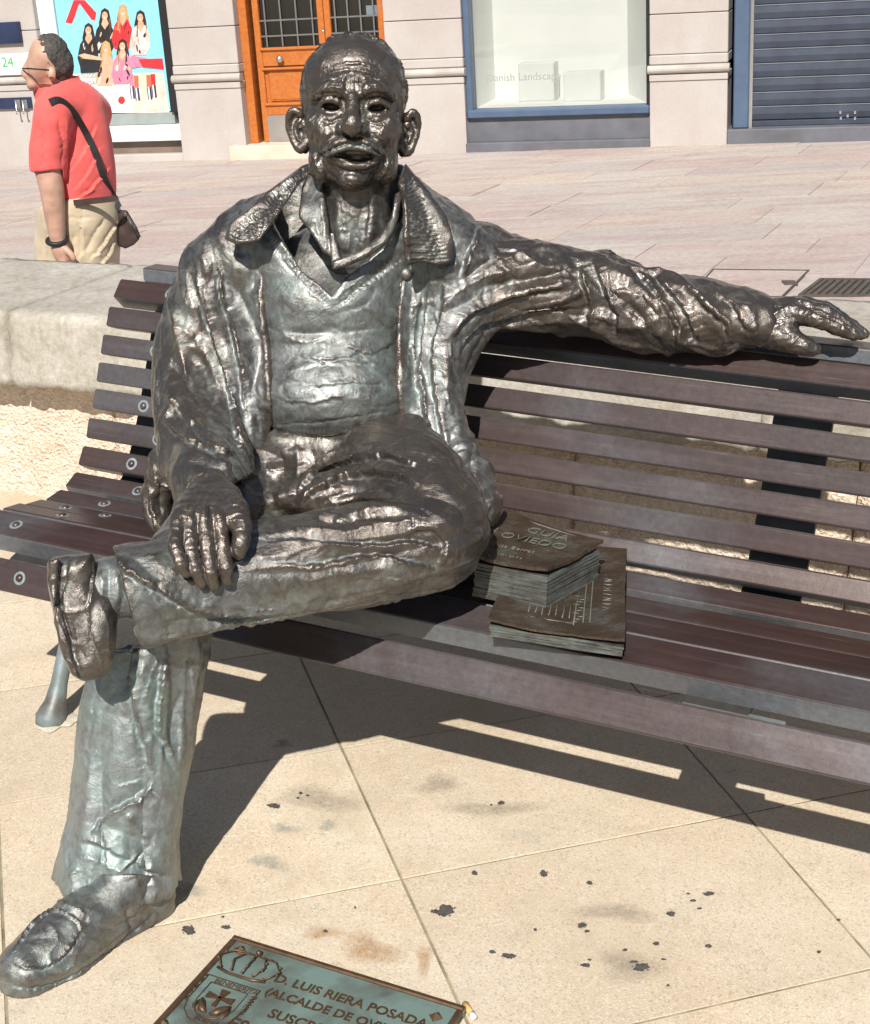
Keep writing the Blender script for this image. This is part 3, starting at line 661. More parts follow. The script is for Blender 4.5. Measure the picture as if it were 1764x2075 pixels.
ptext('ROUGE', 158, 159, 193, pr['orange']); ptext('FONDANT', 159, 173, 209, pr['orange']); ptext('SPF', 211, 167, 221, pr['orange']); ptext('15', 223, 172, 236, pr['orange']); ptext('tus labios', 178, 185, 213, pr['grey']); ptext('y fundente', 200, 194, 237, pr['grey'])
# --- signs on the left pilaster
for nm, lab, cat, (a, y0, b, y1), mt in (('blue_sign', 'dark blue sign plate on the stone pilaster above the white 24 sign', 'sign', (-60, 46, 41, 90), M_dkblue), ('opening_sign', 'white sign with a green 24 on the stone pilaster', 'sign', (-60, 109, 76, 153), pr['white']), ('hook_panel', 'narrow dark blue panel with metal hooks low on the stone pilaster', 'panel', (-60, 199, 63, 221), M_dkblue)):
    q = rect(a, y0, b, y1, .1); o = tag(FB(nm, (q[0], q[1], .055), (q[2], q[3], .10), mt, None, .004), lab, cat); o.matrix_world = FM
    if nm == 'opening_sign':
        for body, x, y_, x1, mm in (('24', 5, 136, 29, simple('green_print', (.05, .42, .10), .5)), ('horas', 31, 128, 47, pr['grey'])):
            a_, b_ = fac(x, y_, .1); e_ = fac(x1, y_, .1)[0]; me = text_mesh(body, 1.0); w_ = max(v.co.x for v in me.vertices); text('lettering', body, (e_-a_)/w_, mm, o, Matrix.Translation((a_, b_, .102)), bold=.0)
    if nm == 'hook_panel':
        for px in (37, 51):
            a_, b_ = fac(px, 212, .1); m = MB(); m.tube([(a_, b_+.05, .10), (a_, b_+.04, .14), (a_, b_-.06, .15), (a_+.005, b_-.10, .17), (a_+.02, b_-.08, .18)], .009, 8); m.build('hook', M_chrome, o, True)
            FB('hook_plate', (a_-.035, b_-.045, .1005), (a_+.035, b_+.055, .108), M_chrome, o)
# ------------------------------------------------------------------ sculpting tools: implicit clay -> mesh, then tool strokes
def PT(px, py, Y): return onY(px, py, Y)
def depth_of(P): P = np.asarray(P); return P[..., 1]*CP-(P[..., 2]-CH)*SP
def to_px(P):
    X = P[:, 0]; Y = P[:, 1]; Z = P[:, 2]-CH; d = Y*CP-Z*SP
    return 882+FPX*X/d, 1037.5-FPX*(Y*SP+Z*CP)/d, d
def rpx(r, P): return r*depth_of(P)/FPX
class Clay:
    """signed distance field on a grid whose axes are right, down and towards the viewer of the sculpture's front"""
    def __init__(s, px0, py0, Y0, lo_px, hi_px, w_lo, w_hi, h):
        s.O = PT(px0, py0, Y0); e = EYE-s.O; s.ew = e/np.linalg.norm(e); s.ex = np.array([1., 0, 0]); s.ex = s.ex-s.ew*(s.ex@s.ew); s.ex /= np.linalg.norm(s.ex); s.ey = np.cross(s.ex, s.ew); s.ey = -s.ey if s.ey[2] > 0 else s.ey
        s.A = np.stack([s.ex, s.ey, s.ew]); s.U = depth_of(s.O)/FPX; s.h = h
        a = s.pl(lo_px[0], lo_px[1], 0); b = s.pl(hi_px[0], hi_px[1], 0)
        s.lo = np.array([min(a[0], b[0]), min(a[1], b[1]), w_lo]); hi = np.array([max(a[0], b[0]), max(a[1], b[1]), w_hi])
        s.n = np.ceil((hi-s.lo)/h).astype(int)+1; s.F = np.full(s.n, .2, np.float32)
        s.c = [(s.lo[k]+h*np.arange(s.n[k])).astype(np.float32) for k in range(3)]
    def pl(s, px, py, w):
        """pixel on the plane at offset w (metres) -> local"""
        N = s.ew; r = ray(px, py); P = EYE+r*(np.dot(s.O+N*w-EYE, N)/np.dot(r, N)); return s.A@(P-s.O)
    def loc(s, P): return s.A@(np.asarray(P)-s.O)
    def sub(s, lo, hi, m):
        sl = []
        for k in range(3):
            i0 = int(max(0, math.floor((lo[k]-m-s.lo[k])/s.h))); i1 = int(min(s.n[k], math.ceil((hi[k]+m-s.lo[k])/s.h)+1)); sl.append(slice(i0, max(i0, i1)))
        sl = tuple(sl); X = s.c[0][sl[0]][:, None, None]; Y = s.c[1][sl[1]][None, :, None]; W = s.c[2][sl[2]][None, None, :]
        return sl, X, Y, W
    def put(s, sl, d, k, carve=False):
        a = s.F[sl]
        if a.size == 0: return
        if carve:
            if k <= 0: s.F[sl] = np.maximum(a, -d); return
            h = np.clip(.5-.5*(-(-d)+a)/k*1.0, 0, 1) if False else np.clip(.5+.5*(a-(-d))/k, 0, 1)
            m = (-d)*(1-h)+a*h; s.F[sl] = m+k*h*(1-h)
        else:
            if k <= 0: s.F[sl] = np.minimum(a, d); return
            h = np.clip(.5+.5*(d-a)/k, 0, 1); s.F[sl] = d*(1-h)+a*h-k*h*(1-h)
    def cone(s, a, b, ra, rb, k=.01, carve=False):
        a = np.asarray(a, np.float32); b = np.asarray(b, np.float32); m = max(ra, rb)+max(k, .0)*1.2+.012
        sl, X, Y, W = s.sub(np.minimum(a, b), np.maximum(a, b), m); v = b-a; L = float(v@v)+1e-12
        dx, dy, dw = X-a[0], Y-a[1], W-a[2]; t = np.clip((dx*v[0]+dy*v[1]+dw*v[2])/L, 0, 1)
        d = np.sqrt((dx-t*v[0])**2+(dy-t*v[1])**2+(dw-t*v[2])**2)-(ra+(rb-ra)*t); s.put(sl, d, k, carve)
    def chain(s, pts, k=.01, carve=False, world=True):
        """pts: (px,py,Y,r_px) ; spline-resampled for smoothness"""
        P = []; r = []
        for q in pts:
            w = PT(q[0], q[1], q[2]); P.append(s.loc(w)); r.append(rpx(q[3], w))
        s.lchain(P, r, k, carve)
    def lchain(s, P, r, k=.01, carve=False):
        P = np.array(P); r = np.array(r)
        if len(P) > 2:
            n = (len(P)-1)*3; t = np.linspace(0, len(P)-1, n+1); Q = np.array([catmull(P, q) for q in t]); rr = np.interp(t, np.arange(len(P)), r)
        else: Q, rr = P, r
        for i in range(len(Q)-1): s.cone(Q[i], Q[i+1], rr[i], rr[i+1], k if i == 0 else min(k, .02) if False else k, carve)
    def ell(s, c, rad, k=.01, carve=False, rot=0.0):
        """c local, radii in metres, rot about the view axis"""
        rad = np.asarray(rad, np.float32); m = k*1.2+.012; R_ = rad.max() if rot else rad; sl, X, Y, W = s.sub(np.asarray(c)-R_, np.asarray(c)+R_, m)
        dx, dy, dw = X-np.float32(c[0]), Y-np.float32(c[1]), W-np.float32(c[2])
        if rot: cr, sr = math.cos(rot), math.sin(rot); dx, dy = dx*cr+dy*sr, -dx*sr+dy*cr
        k0 = np.sqrt((dx/rad[0])**2+(dy/rad[1])**2+(dw/rad[2])**2); k1 = np.sqrt((dx/rad[0]**2)**2+(dy/rad[1]**2)**2+(dw/rad[2]**2)**2)+1e-9
        s.put(sl, k0*(k0-1)/k1, k, carve)
    def ellp(s, px, py, Y, rx, ry, rw, k=.01, carve=False, rot=0.0):
        P = PT(px, py, Y); u = rpx(1.0, P); s.ell(s.loc(P), (rx*u, ry*u, rw*u), k, carve, rot)
    def poly(s, pts, w0, w1, k=.004, carve=True, rnd=.0):
        """prism over a pixel outline, along the view axis between offsets w0..w1"""
        q = np.array([s.pl(x, y, (w0+w1)/2)[:2] for x, y in pts]); lo = np.array([*q.min(0), w0]); hi = np.array([*q.max(0), w1])
        sl, X, Y, W = s.sub(lo, hi, .015+k); d2 = polysdf(q, X[..., 0], Y[..., 0])[..., None]; dw = np.abs(W-np.float32((w0+w1)/2))-np.float32((w1-w0)/2)
        d = np.maximum(d2, dw) if rnd == 0 else np.minimum(np.maximum(d2+rnd, dw+rnd), 0)+np.sqrt(np.maximum(d2+rnd, 0)**2+np.maximum(dw+rnd, 0)**2)-rnd
        s.put(sl, d.astype(np.float32), k, carve)
    def slab(s, pts, th, k=.004, rnd=.004, carve=False):
        """plate over an outline of (px,py,Y), thickness th, bent to follow its corners"""
        L = np.array([s.loc(PT(x, y, Y)) for x, y, Y in pts]); lo = L.min(0)-[0, 0, th]; hi = L.max(0)+[0, 0, th]
        sl, X, Y, W = s.sub(lo, hi, .02); d2 = polysdf(L[:, :2], X[..., 0], Y[..., 0])
        num = np.zeros(d2.shape); den = np.zeros(d2.shape)
        for q in L: wt = 1/((X[..., 0]-q[0])**2+(Y[..., 0]-q[1])**2+4e-4)**1.5; num += wt*q[2]; den += wt
        dw = np.abs(W-(num/den)[..., None])-th/2; d2 = d2[..., None]
        d = np.minimum(np.maximum(d2+rnd, dw+rnd), 0)+np.sqrt(np.maximum(d2+rnd, 0)**2+np.maximum(dw+rnd, 0)**2)-rnd
        s.put(sl, d.astype(np.float32), k, carve)
    def mesh(s):
        F = s.F.copy(); F[0] = F[-1] = .2; F[:, 0] = F[:, -1] = .2; F[:, :, 0] = F[:, :, -1] = .2
        S = F < 0; n = np.array(S.shape)
        c = np.zeros(n-1, np.uint8)
        for i in (0, 1):
            for j in (0, 1):
                for k in (0, 1): c += S[i:n[0]-1+i, j:n[1]-1+j, k:n[2]-1+k]
        act = np.argwhere((c > 0) & (c < 8)); idx = np.full(n-1, -1, np.int32); idx[act[:, 0], act[:, 1], act[:, 2]] = np.arange(len(act))
        cor = np.array([[i, j, k] for i in (0, 1) for j in (0, 1) for k in (0, 1)]); val = np.stack([F[act[:, 0]+i, act[:, 1]+j, act[:, 2]+k] for i, j, k in cor], 1)
        acc = np.zeros((len(act), 3)); cnt = np.zeros(len(act))
        for a in range(8):
            for b in range(a+1, 8):
                if np.abs(cor[a]-cor[b]).sum() == 1:
                    va, vb = val[:, a], val[:, b]; m = (va < 0) != (vb < 0); t = np.where(m, va/np.where(m, va-vb, 1), 0)
                    acc += np.where(m[:, None], cor[a]+t[:, None]*(cor[b]-cor[a]), 0); cnt += m
        V = (act+acc/cnt[:, None])*s.h+s.lo
        fs = []
        for ax in range(3):
            sl0 = [slice(None)]*3; sl1 = [slice(None)]*3; sl0[ax] = slice(0, -1); sl1[ax] = slice(1, None); E_ = S[tuple(sl0)] != S[tuple(sl1)]
            e = np.argwhere(E_); b, c2 = (ax+1) % 3, (ax+2) % 3; e = e[(e[:, b] > 0) & (e[:, c2] > 0) & (e[:, b] < n[b]-1) & (e[:, c2] < n[c2]-1)]
            q = []
            for db, dc in ((-1, -1), (0, -1), (0, 0), (-1, 0)):
                z = e.copy(); z[:, b] += db; z[:, c2] += dc; q.append(idx[z[:, 0], z[:, 1], z[:, 2]])
            q = np.stack(q, 1); ins = S[e[:, 0], e[:, 1], e[:, 2]]; q = np.where(ins[:, None], q, q[:, ::-1]); fs.append(q)
        Fc = np.concatenate(fs); Vw = V@s.A+s.O
        # the local axes are left handed (right, down, towards): flip
        if np.linalg.det(s.A) < 0: Fc = Fc[:, ::-1]
        return Sculpt(Vw, Fc)
def catmull(P, t):
    i = int(min(max(math.floor(t), 0), len(P)-2)); u = t-i; p0 = P[max(i-1, 0)]; p1 = P[i]; p2 = P[i+1]; p3 = P[min(i+2, len(P)-1)]
    return .5*((2*p1)+(-p0+p2)*u+(2*p0-5*p1+4*p2-p3)*u*u+(-p0+3*p1-3*p2+p3)*u**3)
def polysdf(q, X, Y):
    shp = np.broadcast(X, Y).shape; d = np.full(shp, 1e9); ins = np.zeros(shp, bool); n = len(q)
    for i in range(n):
        a, b = q[i], q[(i+1) % n]; e = b-a; wx, wy = X-a[0], Y-a[1]; t = np.clip((wx*e[0]+wy*e[1])/(e@e+1e-12), 0, 1)
        d = np.minimum(d, (wx-t*e[0])**2+(wy-t*e[1])**2); cond = ((a[1] > Y) != (b[1] > Y)); ins ^= cond & (X < (b[0]-a[0])*(Y-a[1])/(b[1]-a[1]+1e-12)+a[0])
    return np.where(ins, -1, 1)*np.sqrt(d)
_lat = np.random.default_rng(3).random((64, 64, 64)).astype(np.float32)
def vnoise(P, scale, off=0.0, oct=2):
    out = 0; amp = 1; tot = 0
    for o in range(oct):
        Q = P*scale+off+o*17.3; i = np.floor(Q).astype(int); f = Q-i; f = f*f*(3-2*f); r = 0
        for a in (0, 1):
            for b in (0, 1):
                for c in (0, 1):
                    w = (f[:, 0] if a else 1-f[:, 0])*(f[:, 1] if b else 1-f[:, 1])*(f[:, 2] if c else 1-f[:, 2]); r = r+w*_lat[(i[:, 0]+a) & 63, (i[:, 1]+b) & 63, (i[:, 2]+c) & 63]
        out = out+amp*(r*2-1); tot += amp; amp *= .5; scale *= 2.1
    return out/tot
_sr = np.random.default_rng(21)
def ridged(P, sc, off=0.0): return 1-2.4*np.abs(vnoise(P, sc, off, 1))
def crease(P, sc, off=0.0):
    """sharp, sparse crests like clay pressed into folds"""
    Q = P+.35/sc*np.stack([vnoise(P, sc*.9, off+k*7.7, 1) for k in range(3)], 1); n = np.abs(vnoise(Q, sc, off+3.1, 1)); return np.clip(1-n/.42, 0, 1)**1.6
def foldf(P, axis, amp=1.0, off=0.0, al=.13):
    """long cloth folds running along an axis: sharp crests, softer valleys, in two sizes"""
    a = np.asarray(axis, float); a /= np.linalg.norm(a); w = P+.012*np.stack([vnoise(P, 9, off+5*k, 1) for k in range(3)], 1); Q = w-np.outer(w@a, a)*(1-al)
    n1 = np.abs(vnoise(Q, 17, off+1.3, 1)); n2 = np.abs(vnoise(Q, 19, off+9.1, 1)); n3 = np.abs(vnoise(Q, 40, off+4.4, 1))
    return amp*(.0088*np.clip(1-n1/.5, 0, 1)**1.3-.0062*np.clip(1-n2/.45, 0, 1)**1.4+.0030*np.clip(1-n3/.45, 0, 1)**1.4-.0014)
class Sculpt:
    def __init__(s, V, F): s.V = V; s.F = F; s.fresh()
    def fresh(s):
        v = s.V[s.F]; n = np.cross(v[:, 2]-v[:, 0], v[:, 3]-v[:, 1]); N = np.zeros_like(s.V)
        for k in range(3):
            for c in range(4): N[:, k] += np.bincount(s.F[:, c], n[:, k], len(s.V))
        s.N = N/(np.linalg.norm(N, axis=1, keepdims=True)+1e-12)
        s.px, s.py, s.d = to_px(s.V)
    def smooth(s, it=1, w=.5):
        e = np.concatenate([s.F[:, [0, 1]], s.F[:, [1, 2]], s.F[:, [2, 3]], s.F[:, [3, 0]]]); cnt = np.bincount(e[:, 0], minlength=len(s.V))+np.bincount(e[:, 1], minlength=len(s.V))
        for _ in range(it):
            A = np.stack([np.bincount(e[:, 0], s.V[e[:, 1], k], len(s.V))+np.bincount(e[:, 1], s.V[e[:, 0], k], len(s.V)) for k in range(3)], 1)/np.maximum(cnt, 1)[:, None]; s.V = s.V+(A-s.V)*w
        s.fresh()
    def push(s, h): s.V = s.V+s.N*np.asarray(h)[:, None]; s.fresh()
    def zbuf(s):
        facing = np.einsum('ij,ij->i', s.N, EYE-s.V) > 0; B = 3; gx = (s.px/B).astype(int)+40; gy = (s.py/B).astype(int)+40; Z = {}
        ok = np.where(facing)[0]; o = ok[np.argsort(-s.d[ok])]; G = np.full((720, 820), -1, int); m = (gx[o] >= 0) & (gx[o] < 720) & (gy[o] >= 0) & (gy[o] < 820); o = o[m]; G[gx[o], gy[o]] = o; s.G = G
    def hit(s, x, y, R_=5):
        gx, gy = int(x/3)+40, int(y/3)+40
        for r in range(R_):
            w = s.G[max(gx-r, 0):gx+r+1, max(gy-r, 0):gy+r+1]; w = w[w >= 0]
            if len(w): return int(w[np.argmin((s.px[w]-x)**2+(s.py[w]-y)**2)])
        return -1
    def surf(s, x, y, R_=12):
        i = s.hit(x, y, R_); return s.V[i] if i >= 0 else None
    def strokes(s, L, step=5):
        """L: (pixel points, half width mm, height mm, kind); kind r ridge, g groove, f fold (ridge with a groove on its right hand side)"""
        s.zbuf(); disp = np.zeros(len(s.V))
        for pts, w, h, kind in L:
            w *= .001; h *= .001; q = np.array(pts, float)
            if len(q) > 2: t = np.linspace(0, len(q)-1, (len(q)-1)*4+1); q = np.array([catmull(q, u) for u in t])
            seg = np.linalg.norm(np.diff(q, axis=0), axis=1); cum = np.r_[0, np.cumsum(seg)]; n = max(2, int(cum[-1]/step)+1); u = np.linspace(0, cum[-1], n); q = np.stack([np.interp(u, cum, q[:, k]) for k in (0, 1)], 1)
            q = q+np.stack([np.convolve(_sr.normal(0, 1, n+4), np.ones(5)/5, 'valid')[:n]*2.2 for _k in (0, 1)], 1) if w > .0034 else q
            am = np.convolve(_sr.random(len(q)+8), np.ones(9)/9, 'valid')[:len(q)]*1.5+.22
            ids = [s.hit(x, y) for x, y in q]; P = np.array([s.V[i] for i in ids if i >= 0])
            if len(P) < 2: continue
            # a stroke stays on one surface: break where the depth jumps
            m = 3.2*w; lo = P.min(0)-m; hi = P.max(0)+m; c = np.where(np.all((s.V > lo) & (s.V < hi), axis=1))[0]
            if len(c) == 0: continue
            C = s.V[c]; best = np.full(len(c), 1e9); tt = np.zeros(len(c)); sd = np.zeros(len(c)); ns = len(P)-1
            Q2 = np.stack(to_px(P)[:2], 1); cpx = np.stack([s.px[c], s.py[c]], 1)
            for k in range(ns):
                a, b = P[k], P[k+1]; e = b-a; L2 = e@e+1e-12
                if L2 > .0025: continue
                t = np.clip((C-a)@e/L2, 0, 1); dd = np.linalg.norm(C-a-t[:, None]*e, axis=1); up_ = dd < best
                best = np.where(up_, dd, best); tt = np.where(up_, (k+t)/ns, tt)
                if kind == 'f':
                    e2 = Q2[k+1]-Q2[k]; cr = e2[0]*(cpx[:, 1]-Q2[k][1])-e2[1]*(cpx[:, 0]-Q2[k][0]); sd = np.where(up_, np.sign(cr), sd)
            tap = np.clip(np.minimum(tt, 1-tt)*5+.12, 0, 1)*(np.interp(tt, np.linspace(0, 1, len(am)), am) if w > .0034 else 1)
            if kind == 'f':
                x = best*sd; xn = x/w; pr = np.where(xn < 0, np.exp(-np.abs(xn)/1.35), np.where(xn < .55, 1-1.75*xn/.55, -.75*np.exp(-(xn-.55)/1.1)))
            else: pr = np.exp(-(best/w)**1.2)*(-1 if kind == 'g' else 1)
            disp[c] += h*tap*pr
        s.push(np.clip(disp, -.012, .014))
    def cavity(s):
        e = np.concatenate([s.F[:, [0, 1]], s.F[:, [1, 2]], s.F[:, [2, 3]], s.F[:, [3, 0]]]); cnt = np.bincount(e[:, 0], minlength=len(s.V))+np.bincount(e[:, 1], minlength=len(s.V)); f = np.einsum('ij,ij->i', s.V, s.V)*0
        V0 = s.V; W = V0.copy()
        for _ in range(6): W = np.stack([np.bincount(e[:, 0], W[e[:, 1], k], len(V0))+np.bincount(e[:, 1], W[e[:, 0], k], len(V0)) for k in range(3)], 1)/np.maximum(cnt, 1)[:, None]
        return np.einsum('ij,ij->i', W-V0, s.N)          # > 0 in hollows
    def build(s, name, mat, parent, green=None):
        me = bpy.data.meshes.new(name); me.vertices.add(len(s.V)); me.vertices.foreach_set('co', s.V.astype(np.float32).ravel()); nf = len(s.F)
        me.loops.add(nf*4); me.loops.foreach_set('vertex_index', s.F.astype(np.int32).ravel()); me.polygons.add(nf); me.polygons.foreach_set('loop_start', np.arange(0, nf*4, 4, dtype=np.int32)); me.polygons.foreach_set('use_smooth', np.ones(nf, bool))
        me.update(calc_edges=True); me.materials.append(mat)
        at = me.attributes.new('hollow', 'FLOAT', 'POINT'); at.data.foreach_set('value', np.clip(s.cavity()/.0022, -1, 1).astype(np.float32))
        at = me.attributes.new('green', 'FLOAT', 'POINT'); at.data.foreach_set('value', (np.zeros(len(s.V)) if green is None else green).astype(np.float32))
        o = bpy.data.objects.new(name, me); scene.collection.objects.link(o); o.parent = parent; return o
def mat_bronze():
    t = NT('patinated_bronze'); P = t.world(); a = t.noise(9, 6, .65, P); b = t.noise(330, 3, .65, P); c = t.noise(34, 7, .75, P, dist=.7); d = t.noise(95, 5, .7, P, dist=1.2)
    ho = t.attr('hollow'); gr = t.attr('green')
    # verdigris: sits in the hollows and on the faces rain runs over; handled ridges stay brown and burnished
    g = t.math('ADD', t.math('MULTIPLY', ho, .28), t.math('MULTIPLY', t.ramp(c, [(.32, 0), (.72, 1)]), .60)); g = t.math('ADD', g, t.math('MULTIPLY', gr, .9))
    g = t.ramp(g, [(.15, 0), (.85, 1)])
    br = t.mix(t.ramp(a, [(.3, 0), (.7, 1)]), (.076, .067, .063), (.126, .102, .084))
    br = t.mix(t.ramp(c, [(.50, 0), (.70, .8)]), br, (.158, .120, .082))
    teal = t.mix(t.ramp(a, [(.35, 0), (.65, 1)]), (.255, .272, .278), (.215, .290, .280))
    col = t.mix(t.math('MULTIPLY', g, .92), br, teal)
    rg = t.ramp(t.math('ADD', t.math('ADD', t.math('MULTIPLY', g, .6), t.math('MULTIPLY', d, .4)), t.math('MULTIPLY', ho, .12)), [(.05, .24), (.40, .36), (.95, .52)])
    h = t.math('ADD', t.math('ADD', t.math('MULTIPLY', b, .08), t.math('MULTIPLY', d, .50)), t.math('MULTIPLY', c, 1.6))
    t.set(Base_Color=col, Metallic=t.ramp(g, [(0, .66), (1, .45)]), Roughness=rg, Normal=t.bump(h, .46, .0034), Coat_Weight=.28, Coat_Roughness=.22)
    t.b.inputs['Specular IOR Level'].default_value = .65; t.b.inputs['Coat IOR'].default_value = 1.6; return t.m
M_bronze = mat_bronze()
# ------------------------------------------------------------------ the seated bronze man
statue = thing('bronze_statue', 'seated bronze statue of a balding man with moustache, one arm along the bench back', 'statue', (0, 0, 0))
# ---- trousers
T = Clay(540, 1300, 2.05, (60, 800), (1010, 1880), -.55, .22, .0025)
T.ellp(690, 915, 2.42, 185, 80, 110, .03)
T.chain([(760, 915, 2.42, 98), (835, 985, 2.28, 104), (872, 1055, 2.15, 98), (876, 1092, 2.10, 90)], .03)
T.chain([(585, 960, 2.42, 92), (450, 1080, 2.24, 88), (345, 1205, 2.09, 84), (325, 1270, 2.05, 92)], .03)
T.chain([(322, 1262, 2.05, 92), (288, 1400, 2.02, 103), (272, 1535, 1.995, 102), (250, 1690, 1.965, 103), (238, 1780, 1.95, 116), (234, 1840, 1.94, 126)], .02)
T.chain([(874, 1092, 2.10, 90), (800, 1112, 2.085, 100), (690, 1134, 2.06, 99), (570, 1152, 2.03, 97), (430, 1178, 1.995, 97), (300, 1203, 1.96, 100), (255, 1212, 1.95, 104)], .012)
T.ellp(690, 1005, 2.27, 130, 46, 70, .03)
# ankle opening of the crossed leg, hem of the standing leg
T.poly([(60, 1040), (196, 1078), (232, 1104), (262, 1160), (300, 1315), (60, 1330)], -.2, .3, .004)
T.chain([(180, 1195, 1.935, 66), (300, 1200, 1.955, 74)], .004, True)
T.poly([(60, 1798), (112, 1806), (139, 1826), (240, 1842), (331, 1826), (350, 1812), (430, 1812), (430, 1900), (60, 1900)], -.3, .3, .003)
T.chain([(236, 1860, 1.93, 96), (238, 1815, 1.945, 96)], .004, True)
tr = T.mesh(); tr.smooth(1)
tr.push(.0028*vnoise(tr.V, 11, 3)); wl2 = np.clip((tr.py-1285)/40, 0, 1); ws2 = np.clip((tr.py-1035)/40, 0, 1)*(1-wl2); wt2 = 1-wl2-ws2
tr.push(wl2*foldf(tr.V, PT(300, 1800, 1.95)-PT(285, 1290, 2.04), .85, 2)+ws2*foldf(tr.V, PT(874, 1085, 2.1)-PT(255, 1200, 1.95), .72, 20)+wt2*foldf(tr.V, PT(880, 985, 2.25)-PT(620, 990, 2.38), .8, 33))
tr.push(.0009*crease(tr.V*np.array([.75, 1, 1]), 14, 4)-.0006*crease(tr.V, 30, 60)); tr.push(.0005*vnoise(tr.V, 110, 9))
S_tr = [
 # long folds along the crossed shin
 ([(955, 1075), (880, 1060), (780, 1062), (700, 1078), (620, 1072), (520, 1085)], 7, 5, 'r'), ([(930, 1130), (840, 1102), (760, 1108), (660, 1100), (560, 1098)], 6, 4.5, 'f'),
 ([(900, 1160), (820, 1140), (740, 1128), (640, 1150), (560, 1142)], 6, 4, 'f'), ([(860, 1185), (780, 1172), (700, 1162), (600, 1186)], 7, 3.5, 'r'), ([(930, 1175), (850, 1208), (740, 1216), (620, 1226)], 6, 4.5, 'g'),
 ([(820, 1080), (870, 1070), (905, 1105), (890, 1150)], 6, 3.5, 'f'), ([(700, 1040), (780, 1028), (860, 1035), (920, 1070)], 7, 4, 'r'), ([(640, 1050), (740, 1048), (830, 1045)], 5, 4, 'g'),
 # edge running from the ankle under the hand, and the hem below it
 ([(232, 1106), (248, 1148), (290, 1176), (340, 1205), (400, 1236), (470, 1246), (580, 1240)], 5, 7, 'f'), ([(300, 1300), (380, 1284), (470, 1268), (600, 1248)], 5, 4.5, 'r'), ([(330, 1262), (420, 1258), (520, 1250)], 5, 3, 'g'),
 ([(300, 1120), (330, 1150), (360, 1165)], 6, 2.5, 'r'), ([(262, 1118), (300, 1160), (330, 1178)], 5, 2.5, 'g'),
 # lap: folds radiating from the crotch over the thigh
 ([(602, 1030), (640, 990), (700, 962), (780, 955), (860, 985)], 8, 6.5, 'f'), ([(600, 1000), (640, 955), (710, 932), (800, 925), (880, 960)], 8, 5.5, 'f'), ([(612, 960), (690, 912), (780, 900), (850, 915)], 7, 5, 'r'),
 ([(640, 1030), (700, 1000), (760, 992), (820, 1010)], 7, 6, 'g'), ([(670, 1030), (730, 1010), (790, 1012)], 6, 5, 'f'), ([(602, 890), (604, 950), (596, 1030)], 4, 3.5, 'g'), ([(560, 900), (575, 960), (560, 1030)], 6, 4, 'r'), ([(540, 930), (545, 1000)], 5, 4, 'g'),
 ([(760, 1035), (700, 1052), (640, 1046)], 5, 5, 'g'), ([(575, 1000), (560, 1050), (540, 1070)], 6, 3, 'r'),
 # standing leg
 ([(272, 1290), (268, 1390), (276, 1450), (300, 1520), (312, 1580)], 5, 5.5, 'f'), ([(340, 1310), (330, 1380), (322, 1470), (345, 1520), (358, 1560)], 6, 5.5, 'f'), ([(395, 1310), (372, 1400), (345, 1470), (352, 1530)], 6, 4.5, 'g'),
 ([(312, 1580), (280, 1620), (220, 1650), (190, 1690)], 5, 6.5, 'f'), ([(250, 1640), (300, 1700), (350, 1740)], 7, 4.5, 'r'), ([(160, 1700), (210, 1712), (280, 1752), (345, 1772)], 6, 5.5, 'f'), ([(150, 1735), (200, 1745), (290, 1790), (340, 1795)], 6, 4.5, 'r'),
 ([(200, 1660), (250, 1690), (330, 1710)], 6, 3.5, 'g'), ([(300, 1620), (330, 1660), (340, 1700)], 6, 3, 'r'), ([(285, 1560), (270, 1480), (250, 1430)], 8, 2.5, 'g'), ([(205, 1400), (190, 1500), (178, 1600), (165, 1700)], 7, 3, 'r'), ([(225, 1420), (215, 1520), (195, 1620)], 7, 2.5, 'g'),
 ([(140, 1760), (150, 1800), (145, 1820)], 5, 3, 'r'), ([(220, 1770), (215, 1830)], 5, 3, 'g'), ([(290, 1340), (300, 1420), (310, 1480)], 7, 3.5, 'r'), ([(365, 1440), (368, 1500), (360, 1560)], 5, 4, 'r'), ([(300, 1760), (320, 1800), (300, 1825)], 5, 3, 'r'),
 ([(139, 1822), (240, 1836), (331, 1820)], 3.5, 2.5, 'r'),
]
tr.strokes([(p, w*1.6, h*1.25, k) for p, w, h, k in S_tr])
r2 = np.random.default_rng(5); auto = []
for _ in range(90):                                    # short tool marks
    x, y = r2.uniform(130, 950), r2.uniform(1050, 1830)
    if y > 1300 and x > 400: continue
    a = (r2.normal(-.1, .25) if y < 1290 else r2.normal(1.5, .5)); L_ = r2.uniform(18, 60); auto.append(([(x-L_*math.cos(a), y-L_*math.sin(a)), (x, y+r2.normal(0, 5)), (x+L_*math.cos(a), y+L_*math.sin(a))], r2.uniform(2.5, 4.5), r2.uniform(.8, 2.0), r2.choice(['r', 'g', 'f'])))
tr.strokes(auto)
gz = np.clip((tr.py-1130)/350, 0, 1)*.42+np.clip((560-tr.px)/500, 0, 1)*.15-np.clip((tr.py < 1130)*(tr.px-480)/300, 0, 1)*.22
tr.zbuf(); trousers = tr.build('trousers', M_bronze, statue, gz)
